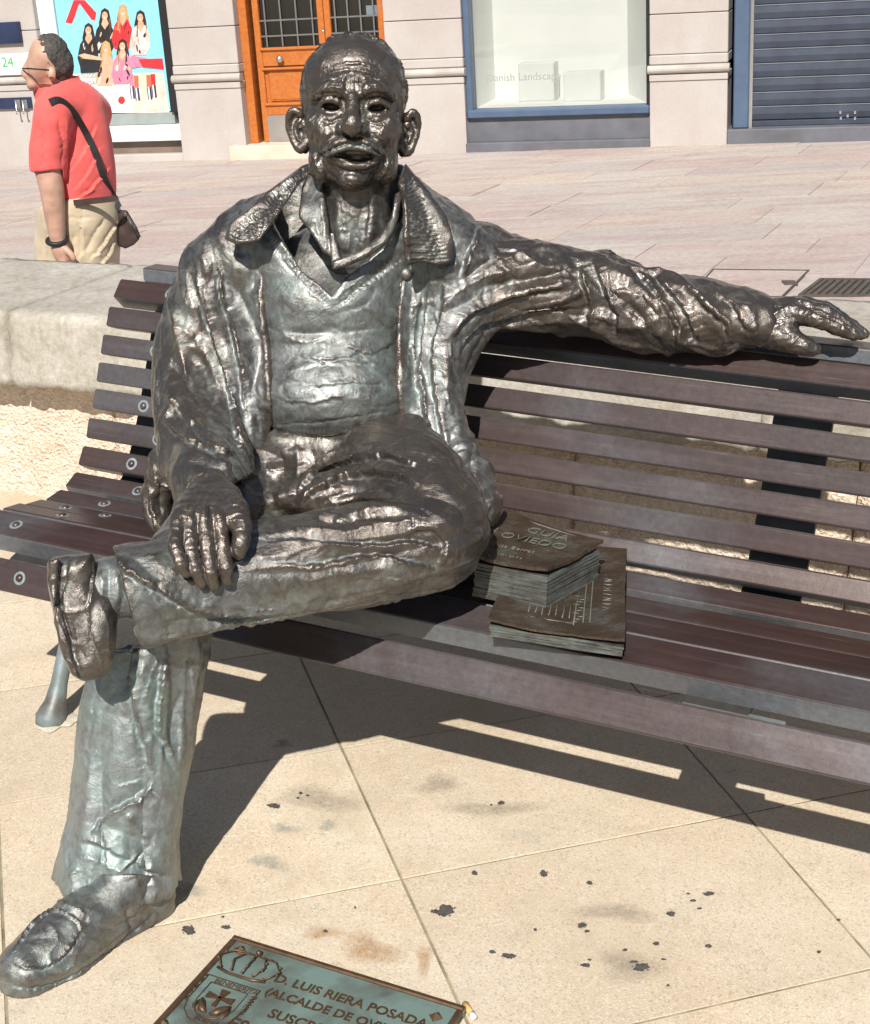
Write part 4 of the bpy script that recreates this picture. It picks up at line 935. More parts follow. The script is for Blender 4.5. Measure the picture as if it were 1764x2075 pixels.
# ---- sweater, seen between the jacket fronts
W = Clay(675, 700, 2.46, (420, 400), (920, 930), -.25, .20, .0024)
W.ellp(675, 620, 2.50, 168, 200, 125, .03); W.ellp(678, 800, 2.445, 170, 120, 140, .04); W.chain([(560, 500, 2.5, 60), (790, 500, 2.5, 60)], .04)
VN = [(520, 380), (562, 470), (612, 546), (673, 598), (700, 562), (742, 528), (790, 488), (850, 380)]
W.poly(VN, -.10, .3, .004); W.poly([(400, 888), (545, 888), (640, 882), (740, 868), (800, 852), (930, 850), (930, 990), (400, 990)], -.3, .3, .004)
sw = W.mesh(); sw.smooth(1); sw.push(.002*vnoise(sw.V, 14, 5)); sw.push(.0019*crease(sw.V*np.array([.45, 1, 1.3]), 17, 8)-.0014*crease(sw.V*np.array([.45, 1, 1.2]), 22, 31)); sw.push(.0006*vnoise(sw.V, 120, 8))
L_ = []
for y, a, b, c in ((640, 560, 700, -14), (668, 570, 690, 8), (690, 560, 660, 4), (716, 590, 740, 12), (742, 600, 780, -8), (765, 560, 720, 14), (785, 620, 800, -10), (805, 560, 700, 12), (822, 600, 800, -14), (840, 560, 760, 10), (852, 640, 800, -12), (735, 720, 800, -10), (655, 720, 800, 20), (700, 700, 800, 16)):
    L_.append(([(a, y), ((a+b)/2, y+c), (b, y-6)], r2.uniform(4, 9), r2.uniform(.9, 2.0), r2.choice(['f', 'r', 'g'])))
for k in range(26):                                    # knitted neckband, stitched across
    t = k/25; x, y = (548+(668-548)*t, 462+(600-462)*t); L_.append(([(x-2, y+2), (x-16, y+12)], 2.0, 2.7, 'g'))
for k in range(16):
    t = k/15; x, y = (680+(800-680)*t, 600+(512-600)*t); L_.append(([(x, y+3), (x+14, y+17)], 2.0, 2.7, 'g'))
L_ += [([(540, 478), (600, 562), (673, 625)], 3, 2.4, 'g'), ([(673, 625), (735, 580), (800, 530)], 3, 2.4, 'g'), ([(545, 462), (606, 546), (673, 608)], 4, 2, 'r'), ([(673, 608), (740, 560), (806, 500)], 4, 2, 'r'),
       ([(545, 862), (640, 858), (740, 842), (800, 830)], 3, 2.5, 'g'), ([(560, 660), (600, 690), (680, 700)], 8, 3, 'r')]
for k in range(30): x = 552+8*k; L_.append(([(x, 868-max(0, (x-640))*.10), (x-1, 885-max(0, (x-640))*.13)], 1.6, 1.3, 'g'))
sw.strokes(L_, 4); sw.build('sweater', M_bronze, statue, np.full(len(sw.V), .22)-np.clip((sw.py-840)/60, 0, 1)*.2)
# ---- jacket with both sleeves
J = Clay(800, 720, 2.47, (240, 320), (1570, 1110), -.34, .40, .0025)
J.ellp(680, 640, 2.515, 235, 190, 125, .04); J.ellp(690, 800, 2.46, 225, 130, 140, .04)
J.chain([(450, 548, 2.53, 66), (560, 480, 2.54, 70), (700, 445, 2.57, 62), (845, 478, 2.545, 70), (930, 540, 2.53, 84)], .04)
J.chain([(448, 560, 2.53, 78), (414, 680, 2.51, 82), (398, 790, 2.46, 82), (410, 890, 2.35, 82), (424, 960, 2.23, 79), (434, 1010, 2.14, 74)], .02)
J.chain([(920, 545, 2.53, 92), (1000, 568, 2.535, 88), (1096, 584, 2.53, 79), (1194, 596, 2.53, 74), (1290, 620, 2.51, 76), (1390, 641, 2.485, 70), (1463, 648, 2.46, 57), (1545, 656, 2.435, 45)], .02)
J.chain([(940, 610, 2.50, 70), (905, 700, 2.46, 44), (890, 800, 2.42, 40), (885, 880, 2.38, 44)], .03)
J.chain([(860, 820, 2.42, 60), (900, 890, 2.37, 46), (945, 965, 2.33, 42), (984, 1042, 2.30, 29)], .02)
J.chain([(622, 366, 2.55, 20), (650, 352, 2.62, 20), (720, 345, 2.66, 22), (795, 350, 2.62, 20), (822, 366, 2.55, 20)], .01); J.chain([(612, 412, 2.545, 34), (650, 402, 2.61, 42), (720, 395, 2.65, 42), (800, 402, 2.61, 42), (832, 412, 2.545, 34)], .02)
J.chain([(480, 700, 2.45, 60), (490, 850, 2.40, 50), (500, 930, 2.36, 34)], .02)
J.chain([(356, 925, 2.48, 36), (328, 985, 2.475, 26), (318, 1040, 2.46, 18), (330, 1082, 2.43, 12)], .02)
OPEN = [(545, 330), (531, 470), (527, 500), (523, 615), (536, 737), (541, 839), (530, 900), (515, 960), (530, 1130), (830, 1130), (862, 1000), (880, 905), (830, 880), (813, 860), (809, 778), (806, 655), (811, 533), (812, 470), (800, 330)]
J.poly(OPEN, -.055, .4, .006)
J.poly([(585, 300), (600, 380), (640, 470), (720, 500), (780, 470), (815, 380), (830, 300)], -.045, .4, .02)
J.poly([(240, 1078), (335, 1078), (345, 994), (372, 1013), (410, 1000), (470, 976), (508, 962), (540, 962), (540, 1110), (240, 1110)], -.0, .42, .004)      # cuff of the arm in the lap
J.poly([(1538, 560), (1538, 760), (1600, 760), (1600, 560)], -.4, .4, .003)
J.chain([(432, 1030, 2.11, 60), (428, 985, 2.185, 62)], .003, True); J.chain([(1575, 658, 2.425, 33), (1515, 655, 2.44, 35)], .003, True)

jk = J.mesh(); jk.smooth(1); jk.push(.0024*vnoise(jk.V, 9, 2)); st_ = lambda v, a, b: np.clip((v-a)/(b-a), 0, 1)
w1 = 1-st_(jk.px, 495, 530); w4 = st_(jk.px, 1130, 1200); w3 = st_(jk.px, 890, 960)*(1-w4); w2 = 1-w1-w3-w4
jk.push(w1*foldf(jk.V, PT(485, 950, 2.25)-PT(395, 560, 2.5), 1.05, 1)+w2*foldf(jk.V, PT(845, 880, 2.4)-PT(850, 520, 2.5), .8, 12)+w3*foldf(jk.V, PT(1150, 575, 2.52)-PT(900, 690, 2.46), 1.0, 25)+w4*foldf(jk.V, PT(1330, 700, 2.48)-PT(1205, 530, 2.52), 1.1, 37, .2))
jk.push(.0011*crease(jk.V*np.array([1.15, 1, .75]), 15, 6)-.0008*crease(jk.V, 34, 70)); jk.push(.0005*vnoise(jk.V, 110, 9))
L_ = [
 # sleeve in the lap
 ([(395, 560), (420, 640), (448, 720), (470, 800), (485, 880), (498, 950)], 6, 6.5, 'f'), ([(350, 660), (400, 690), (440, 770), (452, 830)], 8, 5.5, 'r'), ([(335, 730), (370, 760), (410, 820), (440, 890)], 6, 5, 'g'),
 ([(322, 790), (360, 820), (400, 870), (450, 930)], 7, 5.5, 'f'), ([(330, 850), (370, 880), (420, 905), (480, 920)], 6, 6, 'f'), ([(340, 895), (390, 910), (440, 930), (490, 950)], 6, 5, 'r'), ([(345, 930), (400, 935), (460, 958)], 6, 4, 'g'), ([(345, 985), (380, 1003), (430, 985), (500, 962)], 4, 3, 'r'),
 ([(330, 760), (345, 800), (335, 850)], 6, 4, 'r'), ([(350, 620), (356, 690), (340, 740)], 6, 4, 'r'), ([(440, 500), (455, 560), (460, 620), (470, 700)], 5, 4, 'g'), ([(400, 510), (430, 560), (440, 600)], 6, 3, 'r'),
 ([(300, 985), (306, 1030), (318, 1075)], 6, 6, 'f'), ([(330, 960), (326, 1010), (330, 1050)], 5, 6, 'g'),
 # front panels
 ([(536, 500), (528, 610), (541, 730), (546, 830), (528, 900)], 4, 4, 'r'), ([(445, 530), (450, 590), (470, 660), (488, 740), (498, 830)], 5, 5.5, 'f'), ([(500, 700), (505, 800), (512, 890)], 6, 3.5, 'r'), ([(470, 480), (510, 520), (516, 600)], 6, 3, 'g'),
 ([(812, 540), (808, 655), (811, 770), (816, 860)], 4, 4, 'r'), ([(838, 560), (832, 660), (838, 760), (850, 850)], 6, 4, 'g'), ([(872, 560), (862, 650), (850, 740), (862, 830), (880, 890)], 6, 5.5, 'f'), ([(905, 560), (895, 640), (880, 720), (885, 800), (905, 890)], 7, 6, 'f'), ([(935, 640), (912, 700), (905, 780), (915, 850)], 6, 5, 'r'),
 ([(840, 620), (862, 610), (870, 590)], 6, 3, 'r'), ([(900, 890), (925, 940), (940, 1000)], 6, 4, 'f'), ([(935, 950), (960, 1000), (985, 1045)], 6, 4, 'r'), ([(925, 860), (915, 890), (930, 920)], 6, 3.5, 'g'),
 # armpit: folds fanning into the stretched sleeve
 ([(905, 690), (950, 640), (1010, 610), (1080, 590), (1150, 580)], 7, 7, 'f'), ([(925, 720), (965, 665), (1030, 640), (1100, 625), (1180, 620)], 7, 7, 'f'), ([(890, 640), (930, 590), (990, 560), (1060, 545)], 7, 5.5, 'r'), ([(880, 580), (920, 540), (980, 525), (1040, 520)], 7, 4.5, 'r'), ([(960, 690), (1010, 668), (1080, 655), (1150, 650)], 6, 6, 'r'),
 ([(935, 600), (1000, 580), (1090, 562), (1170, 560)], 6, 5, 'g'), ([(975, 445), (968, 480), (950, 520), (935, 560)], 5, 5, 'f'), ([(1040, 500), (1080, 530), (1120, 545), (1170, 545)], 6, 4, 'r'),
 # crumpled forearm
 ([(1175, 540), (1185, 580), (1200, 620), (1195, 660)], 6, 7, 'f'), ([(1205, 530), (1225, 570), (1235, 610), (1255, 640), (1250, 680)], 6, 7.5, 'f'), ([(1235, 545), (1290, 570), (1330, 610), (1336, 660)], 8, 7, 'r'), ([(1290, 550), (1320, 585), (1350, 630), (1375, 670), (1370, 705)], 6, 7.5, 'f'), ([(1330, 560), (1370, 600), (1400, 650), (1420, 695)], 6, 7.5, 'f'),
 ([(1400, 580), (1440, 625), (1470, 650), (1482, 692)], 7, 6.5, 'f'), ([(1470, 600), (1495, 630), (1515, 670)], 5, 5, 'f'), ([(1150, 600), (1190, 625), (1230, 625), (1270, 650)], 6, 5, 'g'), ([(1240, 590), (1280, 595), (1320, 612)], 6, 5, 'r'), ([(1210, 640), (1260, 660), (1310, 665), (1350, 690)], 6, 5.5, 'r'),
 ([(1320, 600), (1360, 612), (1400, 625)], 5, 4, 'g'), ([(1120, 560), (1160, 575), (1190, 600)], 6, 5, 'r'), ([(1110, 620), (1150, 640), (1190, 640)], 6, 5, 'g'), ([(1500, 615), (1530, 640), (1532, 690)], 4, 3.5, 'r'), ([(1290, 665), (1330, 650), (1370, 660)], 6, 5, 'r'), ([(1260, 620), (1290, 640), (1300, 668)], 5, 5, 'g')]
for _ in range(90):
    x, y = r2.uniform(330, 1530), r2.uniform(470, 1000)
    if x > 960: y = 545+(x-960)*.18+r2.normal(0, 45); a = r2.normal(.9, .7)
    elif x < 500: a = r2.normal(1.2, .35)
    else: a = r2.normal(1.45, .3)
    l = r2.uniform(12, 38); L_.append(([(x-l*math.cos(a), y-l*math.sin(a)), (x+r2.normal(0, 4), y), (x+l*math.cos(a), y+l*math.sin(a))], r2.uniform(2.6, 4.6), r2.uniform(.8, 1.9), r2.choice(['r', 'g', 'f'])))
jk.strokes([(p, w*(1.7 if h > 2.5 else 1.0), h*1.1, k) for p, w, h, k in L_]); jk.zbuf()
gj = .22*np.clip(1-np.abs(jk.px-860)/160, 0, 1)+.14*np.clip(1-np.abs(jk.px-500)/70, 0, 1)-.18*(jk.px > 1000)-.12*(jk.px < 420)*(jk.py > 700)
jacket = jk.build('jacket', M_bronze, statue, gj)
# jacket collar: two ribbed corduroy flaps
def collar(pts, th, h=.0022):
    c = np.mean(np.array(pts), 0); q = np.array(pts); C = Clay(c[0], c[1], c[2], (q[:, 0].min()-30, q[:, 1].min()-30), (q[:, 0].max()+30, q[:, 1].max()+30), -.16, .16, h); C.slab(pts, th, 0, .011); m = C.mesh(); m.smooth(1); return m
cl = collar([(630, 330, 2.53), (612, 336, 2.53), (580, 360, 2.49), (545, 386, 2.47), (505, 422, 2.445), (463, 452, 2.435), (456, 484, 2.425), (482, 497, 2.405), (528, 488, 2.395), (566, 434, 2.40), (606, 376, 2.44), (634, 350, 2.49)], .030)
L_ = []
for k in range(24):
    t = k/23; a = np.array((614, 338))*(1-t)+np.array((460, 470))*t; b = np.array((630, 348))*(1-t)+np.array((530, 486))*t if t > .0 else a; L_.append(([tuple(a+(b-a)*.02), tuple((a+b)/2+[0, 7]), tuple(a+(b-a)*.98)], 2.7, 4.6, 'g'))
L_ += [([(618, 340), (545, 390), (462, 460)], 5, 2.5, 'r')]
cl.strokes(L_, 4); cl.push(.0010*vnoise(cl.V, 40, 4)); cl.build('jacket_collar', M_bronze, statue, np.full(len(cl.V), -.05))
cr = collar([(822, 330, 2.52), (834, 345, 2.50), (871, 392, 2.475), (905, 440, 2.455), (918, 480, 2.44), (917, 532, 2.43), (890, 541, 2.42), (856, 531, 2.41), (824, 538, 2.40), (817, 480, 2.40), (818, 420, 2.42), (806, 372, 2.46)], .030)
L_ = []
for k in range(22):
    t = k/21; a = np.array((822, 372))*(1-t)+np.array((824, 528))*t; b = np.array((842, 356))*(1-t)+np.array((915, 524))*t; L_.append(([tuple(a), tuple((a+b)/2+[0, 3]), tuple(b)], 2.7, 4.6, 'g'))
L_ += [([(821, 340), (822, 430), (820, 530)], 4, 3, 'r'), ([(840, 352), (905, 440), (917, 530)], 4, 2.5, 'r')]
cr.strokes(L_, 4); cr.push(.0010*vnoise(cr.V, 40, 4)); cr.build('jacket_collar', M_bronze, statue, np.full(len(cr.V), -.02))
for (x, y) in ((824, 556), (521, 476)):
    i = jk.hit(x, y, 12); P = (jk.V[i] if i >= 0 else PT(x, y, 2.40)); tv = (EYE-P)/np.linalg.norm(EYE-P); v, f = dome(P+tv*(.004 if x > 600 else .018), tv, .0105, .006, 18, 4); b_ = obj('button', v, f, M_bronze, statue, True)
# ---- shirt: collar leaves and placket in the neck opening
C = Clay(700, 470, 2.44, (540, 330), (860, 640), -.16, .14, .0025)
C.ellp(690, 560, 2.545, 140, 110, 98, .02)
C.poly([(650, 300), (655, 440), (668, 520), (690, 545), (740, 520), (775, 470), (790, 300)], -.07, .3, .01); C.poly([(500, 640), (560, 500), (673, 622), (800, 500), (900, 700)], -.3, .3, .003, False) if False else None
C.slab([(626, 352, 2.50), (652, 360, 2.47), (664, 420, 2.445), (668, 470, 2.425), (671, 520, 2.405), (655, 512, 2.40), (632, 475, 2.42), (606, 440, 2.45), (612, 380, 2.49)], .010, .006)
C.slab([(806, 350, 2.50), (818, 372, 2.49), (808, 440, 2.46), (803, 462, 2.43), (786, 492, 2.412), (745, 522, 2.397), (700, 542, 2.385), (672, 548, 2.382), (676, 528, 2.39), (729, 508, 2.40), (768, 482, 2.415), (794, 440, 2.44)], .010, .006)
C.slab([(672, 540, 2.395), (668, 470, 2.415), (680, 470, 2.415), (694, 530, 2.40)], .009, .004)
sh_ = C.mesh(); sh_.smooth(1); sh_.push(.0012*vnoise(sh_.V, 26, 3))
sh_.strokes([([(650, 400), (658, 460), (662, 510)], 3, 2.5, 'r'), ([(690, 536), (740, 515), (790, 478)], 3, 2.5, 'r'), ([(640, 440), (648, 480)], 3, 2, 'g'), ([(660, 380), (676, 430), (684, 500)], 4, 2, 'g')], 4)
sh_.build('shirt', M_bronze, statue, np.full(len(sh_.V), .12))
# ---- head and neck
Hd = Clay(716, 225, 2.46, (560, 50), (875, 560), -.19, .125, .00165)
def hl(x, y, w): return Hd.pl(x, y, w*Hd.U) if False else (lambda q: np.array([q[0], q[1], w*Hd.U]))(Hd.pl(x, y, 0))
def HE(x, y, w, rx, ry, rw, k=8, carve=False, rot=0.0): Hd.ell(hl(x, y, w), (rx*Hd.U, ry*Hd.U, rw*Hd.U), k*Hd.U, carve, rot)
def HC(pts, k=6, carve=False): Hd.lchain([hl(*q[:3]) for q in pts], [q[3]*Hd.U for q in pts], k*Hd.U, carve)
HE(718, 188, -62, 108, 111, 110, 10); HE(717, 280, -24, 93, 102, 80, 30)
HE(718, 150, -30, 92, 70, 78, 24)                                   # forehead dome
HE(714, 361, 20, 34, 24, 38, 16); HE(654, 254, 8, 36, 28, 36, 18); HE(778, 257, 8, 36, 28, 36, 18); HE(650, 335, -8, 24, 38, 32, 18); HE(783, 337, -8, 24, 38, 32, 18)
HE(643, 302, 62, 18, 26, 26, 16, True); HE(791, 304, 62, 18, 26, 26, 16, True); HE(664, 272, 30, 22, 18, 24, 14); HE(768, 274, 30, 22, 18, 24, 14)      # sunken cheeks
HE(673, 212, 70, 30, 20, 32, 12, True); HE(763, 215, 70, 30, 20, 32, 12, True)
HC([(636, 196, 22, 8), (652, 185, 36, 11), (676, 179, 46, 12), (700, 186, 48, 10)], 8); HC([(731, 188, 48, 10), (754, 180, 46, 12), (779, 184, 36, 11), (798, 198, 20, 8)], 8); HE(715, 172, 38, 22, 20, 16, 10)
HE(673, 216, 18, 25, 22, 24, 5); HE(763, 219, 18, 25, 22, 24, 5)   # eyeballs
for cx, cy, m in ((673, 216, 1), (763, 219, -1)):
    HC([(cx-28*m, cy+8, 24, 2.5), (cx-20*m, cy-6, 37, 4.5), (cx-4*m, cy-13, 44, 5.5), (cx+12*m, cy-9, 44, 4.5), (cx+24*m, cy+5, 38, 2.5)], 5)
    HC([(cx-25*m, cy+9, 26, 2.5), (cx-10*m, cy+13, 38, 3.2), (cx+8*m, cy+13, 40, 3.2), (cx+24*m, cy+6, 37, 2.5)], 6)
    HE(cx-1*m, cy+1, 46, 18, 8.0, 26, 2, True, .10*m)               # hollow eyes
    HC([(cx-26*m, cy+20, 22, 4), (cx-6*m, cy+29, 34, 6), (cx+16*m, cy+23, 37, 4)], 9)
HC([(714, 184, 44, 12), (714, 205, 58, 10.5), (713, 230, 78, 12), (713, 250, 90, 16), (713, 263, 85, 14)], 8)
HE(694, 260, 64, 13, 13, 19, 9); HE(734, 262, 64, 13, 13, 19, 9); HE(702, 274, 82, 9, 7, 16, 3, True); HE(726, 275, 82, 9, 7, 16, 3, True)
HE(714, 300, 30, 54, 36, 38, 16)
HC([(712, 289, 64, 9), (696, 291, 65, 13), (680, 297, 59, 14), (667, 304, 50, 10), (657, 308, 43, 5)], 6); HC([(720, 289, 64, 9), (738, 292, 64, 13), (754, 299, 58, 14), (766, 307, 49, 10), (775, 313, 41, 5)], 6)
HE(722, 315, 70, 41, 11, 44, 3, True, .06); HE(722, 321, 70, 27, 8, 44, 3, True, .03); HC([(677, 309, 50, 3.5), (690, 315, 58, 4), (752, 320, 58, 4), (769, 314, 48, 3.5)], 3, True)
HC([(682, 322, 40, 3), (700, 332, 50, 4), (722, 336, 53, 4.5), (744, 334, 49, 4), (764, 324, 39, 3)], 8)
HC([(702, 308, 44, 3.5), (722, 307, 49, 5), (744, 309, 44, 3.5)], 3)
# ears
for m, pts in ((1, [(609, 234, -40, 6), (597, 222, -42, 7), (585, 232, -46, 7), (583, 256, -50, 6.5), (591, 282, -50, 6.5), (604, 302, -46, 8), (614, 300, -44, 8), (620, 290, -42, 8)]), (-1, [(826, 240, -40, 6), (838, 228, -42, 7), (848, 238, -46, 7), (850, 260, -50, 6.5), (843, 287, -50, 6.5), (830, 310, -46, 8), (819, 306, -44, 8), (813, 296, -42, 8)])):
    HC([(a_, b_, c_, d_*.85) for a_, b_, c_, d_ in pts], 6); c = np.mean(np.array(pts)[:, :2], 0); HE(c[0]+3*m, c[1], -56, 18, 43, 11, 6); HE(c[0]+17*m, c[1]+8, -56, 13, 40, 16, 8); HC([(c[0]+6*m, c[1]-20, -44, 5), (c[0]-3*m, c[1]-4, -47, 5), (c[0]+4*m, c[1]+18, -44, 5)], 3); HE(c[0]+9*m, c[1]+6, -40, 5.5, 12, 12, 4, True)
# neck
HC([(716, 330, -78, 76), (720, 400, -84, 68), (724, 470, -80, 70), (722, 515, -92, 76)], 18); HC([(700, 395, -26, 10), (692, 450, -16, 8), (700, 500, -10, 8)], 16); HC([(748, 395, -26, 10), (748, 450, -16, 8), (738, 500, -10, 8)], 16); HE(720, 430, -22, 16, 22, 14, 14)
hd = Hd.mesh(); hd.smooth(1)
wl_ = (hd.V-Hd.O)@Hd.ew/Hd.U
hair = np.clip((4-wl_)/25, 0, 1)*np.clip((300-hd.py)/40, 0, 1)*np.clip(np.maximum(np.abs(hd.px-717)/95-.55, (112-hd.py)/30), 0, 1); ear = (hd.px < 606) | (hd.px > 830); hair = np.where(ear, 0, hair)
hd.push(hair*(.0002+.0062*crease(hd.V, 80, 3)+.003*vnoise(hd.V, 140, 3))); hd.push(.0010*vnoise(hd.V, 40, 5)); hd.push((.0009*crease(hd.V, 48, 6)-.0007*crease(hd.V, 60, 26))*np.clip((hd.py-170)/40, 0, 1)); hd.push(.0004*vnoise(hd.V, 120, 6))
L_ = [([(640, 166), (668, 143), (700, 134), (740, 136), (772, 150), (792, 172)], 2.6, 1.5, 'g'), ([(648, 152), (680, 128), (720, 122), (760, 130), (786, 154)], 2.6, 1.1, 'g'), ([(655, 175), (680, 158), (700, 154)], 2.4, 1.6, 'g'), ([(732, 156), (756, 157), (784, 172)], 2.4, 1.6, 'g'),
      ([(640, 170), (665, 150), (700, 143), (735, 144), (770, 158)], 3, 1.3, 'r'), ([(690, 130), (720, 127), (745, 132)], 4, 1.2, 'r'),
      ([(703, 150), (702, 168), (706, 186)], 2, 1.8, 'g'), ([(711, 152), (712, 170), (713, 188)], 1.8, 1.5, 'g'), ([(722, 152), (722, 170), (719, 188)], 1.8, 1.5, 'g'), ([(730, 154), (732, 172), (728, 192)], 2, 1.8, 'g'),
      ([(698, 152), (694, 168), (698, 180)], 3, 2, 'r'), ([(738, 154), (742, 168), (738, 180)], 3, 2, 'r'),
      ([(638, 190), (655, 180), (678, 176), (696, 182)], 2.5, 2.2, 'r'), ([(736, 184), (758, 177), (780, 182), (794, 192)], 2.5, 2.2, 'r'), ([(645, 196), (668, 189), (692, 194)], 2.2, 2, 'g'), ([(740, 197), (764, 191), (788, 198)], 2.2, 2, 'g'),
      ([(684, 268), (664, 290), (648, 314), (644, 334)], 3.2, 3.2, 'g'), ([(750, 268), (768, 288), (780, 312), (784, 334)], 3.2, 3.2, 'g'), ([(676, 262), (655, 288), (640, 316)], 4, 1.6, 'r'), ([(756, 262), (776, 288), (790, 316)], 4, 1.6, 'r'),
      ([(630, 306), (644, 340), (662, 366)], 3.2, 2.6, 'r'), ([(640, 306), (654, 336), (672, 362)], 2.8, 2.4, 'g'), ([(788, 322), (782, 345), (768, 366)], 3, 2.4, 'r'), ([(778, 318), (772, 342), (760, 362)], 2.8, 2.2, 'g'), ([(690, 346), (714, 350), (742, 347)], 4.5, 1.3, 'g'),
      ([(650, 238), (672, 249), (696, 236)], 2.4, 2.2, 'g'), ([(786, 240), (764, 251), (740, 238)], 2.4, 2.2, 'g'), ([(655, 256), (672, 254), (684, 248)], 3, 1.5, 'r'), ([(780, 258), (764, 256), (752, 250)], 3, 1.5, 'r'),
      ([(640, 222), (624, 216)], 1.8, 1.3, 'g'), ([(640, 226), (622, 230)], 1.8, 1.3, 'g'), ([(642, 232), (626, 244)], 1.8, 1.3, 'g'), ([(796, 226), (812, 222)], 1.8, 1.3, 'g'), ([(796, 232), (812, 240)], 1.8, 1.3, 'g'),
      ([(694, 382), (690, 430), (700, 490)], 4, 2.5, 'g'), ([(748, 384), (752, 430), (744, 490)], 4, 2.5, 'g'), ([(715, 460), (722, 490), (718, 515)], 4, 1.5, 'g'), ([(640, 200), (650, 206), (662, 200)], 2, 1.2, 'r')]
for k in range(17):
    t = k/16; x, y = 712-58*t, 290+20*t*t+3*t; L_.append(([(x, y-5+t*3), (x-3-3*t, y+8+3*t)], 1.8, 3.2, 'g'))
    x, y = 722+54*t, 290+22*t*t+3*t; L_.append(([(x, y-5+t*3), (x+3+2*t, y+8+3*t)], 1.8, 3.2, 'g'))
for k in range(9):
    t = k/8; L_.append(([(642+50*t, 188-12*math.sin(t*2.6)), (648+50*t, 180-12*math.sin(t*2.6))], 1.3, 1.0, 'g')); L_.append(([(738+52*t, 186-10*math.sin(t*2.8)), (742+52*t, 178-10*math.sin(t*2.8))], 1.3, 1.0, 'g'))
for _ in range(130):
    x, y = r2.uniform(622, 812), r2.uniform(125, 380); a = math.atan2((y-235), (x-716)*1.4)+math.pi/2+r2.normal(0, .35); l = r2.uniform(5, 15)
    if (x-713)**2+(y-250)**2 < 500: continue
    L_.append(([(x-l*math.cos(a), y-l*math.sin(a)), (x, y), (x+l*math.cos(a), y+l*math.sin(a))], r2.uniform(1.5, 2.6), r2.uniform(.4, 1.1), r2.choice(['r', 'g', 'f'])))
L_ = [(p, w, h*1.25, k) for p, w, h, k in L_]
hd.strokes(L_, 3); head = hd.build('head', M_bronze, statue, np.full(len(hd.V), -.20)+.30*np.clip((hd.py-395)/60, 0, 1)+.12*hair+.42*np.exp(-((hd.py-297-np.abs(hd.px-716)*.22)/9)**4)*(np.abs(hd.px-716) < 62))
# ---- hands
def hand(C, palm, fingers, thumb, nails):
    for pts in palm: C.chain(pts, .010)
    for f_ in fingers+[thumb]:
        f_ = np.array(f_); pts = []
        for i in range(len(f_)-1):
            a, b = f_[i], f_[i+1]; pts.append(a*np.array([1, 1, 1, 1.10])); pts.append((a+b)/2*np.array([1, 1, 1, .99]))
        pts.append(f_[-1]); C.chain(pts, .003)
    m = C.mesh(); m.smooth(1); m.push(.0010*vnoise(m.V, 60, 4)+.0012*crease(m.V, 90, 4)); return m
def sf(x, y, off, dflt=2.0):
    P = tr.surf(x, y); return (P[1] if P is not None else dflt)-off
H1 = Clay(430, 1085, 1.98, (335, 940), (535, 1210), -.16, .14, .0017)
kn = [(361, 1056), (383, 1050), (413, 1047), (444, 1052)]
tips = [(379, 1163), (409, 1182), (434, 1187), (460, 1178)]; mids = [(356, 1108), (386, 1112), (420, 1112), (452, 1112)]; dist_ = [(366, 1140), (396, 1152), (427, 1156), (458, 1150)]
fr = [11.5, 12.5, 13, 13]
fingers = []
Ym, Yd, Yt = [1.915, 1.921, 1.925, 1.930], [1.898, 1.902, 1.906, 1.910], [1.900, 1.904, 1.906, 1.910]
for k in range(4):
    fingers.append([(kn[k][0], kn[k][1], 1.955+.006*k, fr[k]+2.5), (mids[k][0], mids[k][1], min(Ym[k]+.004*k, sf(*mids[k], .014)), fr[k]+1), (dist_[k][0], dist_[k][1], min(Yd[k]+.004*k, sf(*dist_[k], .012)), fr[k]), (tips[k][0], tips[k][1], min(Yt[k]+.004*k, sf(*tips[k], .007)), fr[k]-2.5)])
yk = [f_[0][2] for f_ in fingers]; yw = 2.09
palm = [[(412+8*k, 990, yw, 22), ((405+8*k+kn[k][0])/2, 1020, (yw+yk[k])/2-.008, 20), (kn[k][0], kn[k][1], yk[k], 15)] for k in range(4)]+[[(424, 955, 2.18, 28), (436, 990, yw, 32)], [(455, 1000, yw-.01, 27), (478, 1035, 2.0, 22), (480, 1060, 1.975, 20)]]
thumb = [(482, 1032, 1.995, 21), (490, 1068, 1.965, 18), (489, 1098, min(1.945, sf(489, 1098, .014)), 16), (484, 1122, min(1.94, sf(484, 1122, .008)), 12.5)]
h1 = hand(H1, palm, fingers, thumb, None)
L_ = []
for k in range(4):
    for q in (mids[k], dist_[k]): L_.append(([(q[0]-9, q[1]), (q[0]+9, q[1]+1)], 1.8, 1.2, 'g'))
    L_.append(([(kn[k][0]-3, kn[k][1]), (kn[k][0]+3, kn[k][1]-3)], 7, 2.4, 'r')); t_ = tips[k]; L_.append(([(t_[0]-5, t_[1]-14), (t_[0]+5, t_[1]-14)], 1.3, 1.2, 'g'))
    L_.append(([(kn[k][0]*.6+430*.4, 1015), (kn[k][0], kn[k][1])], 2.6, 1.8, 'r'))
for k in range(3): a = kn[k]; b = kn[k+1]; L_.append(([((a[0]+b[0])/2*.7+430*.3, 1022), ((a[0]+b[0])/2, 1060)], 3, 2.2, 'g'))
h1.strokes(L_, 3); h1.build('hand', M_bronze, statue, np.full(len(h1.V), -.22))
H2 = Clay(1640, 665, 2.42, (1500, 580), (1775, 740), -.10, .10, .0017)
palm = [[(1520, 650, 2.44, 32), (1560, 643, 2.435, 32), (1596, 630, 2.44, 24), (1622, 622, 2.45, 17)], [(1540, 660, 2.43, 33), (1578, 658, 2.415, 27), (1610, 638, 2.42, 19)], [(1545, 672, 2.42, 28), (1585, 682, 2.405, 24), (1605, 690, 2.395, 21)]]
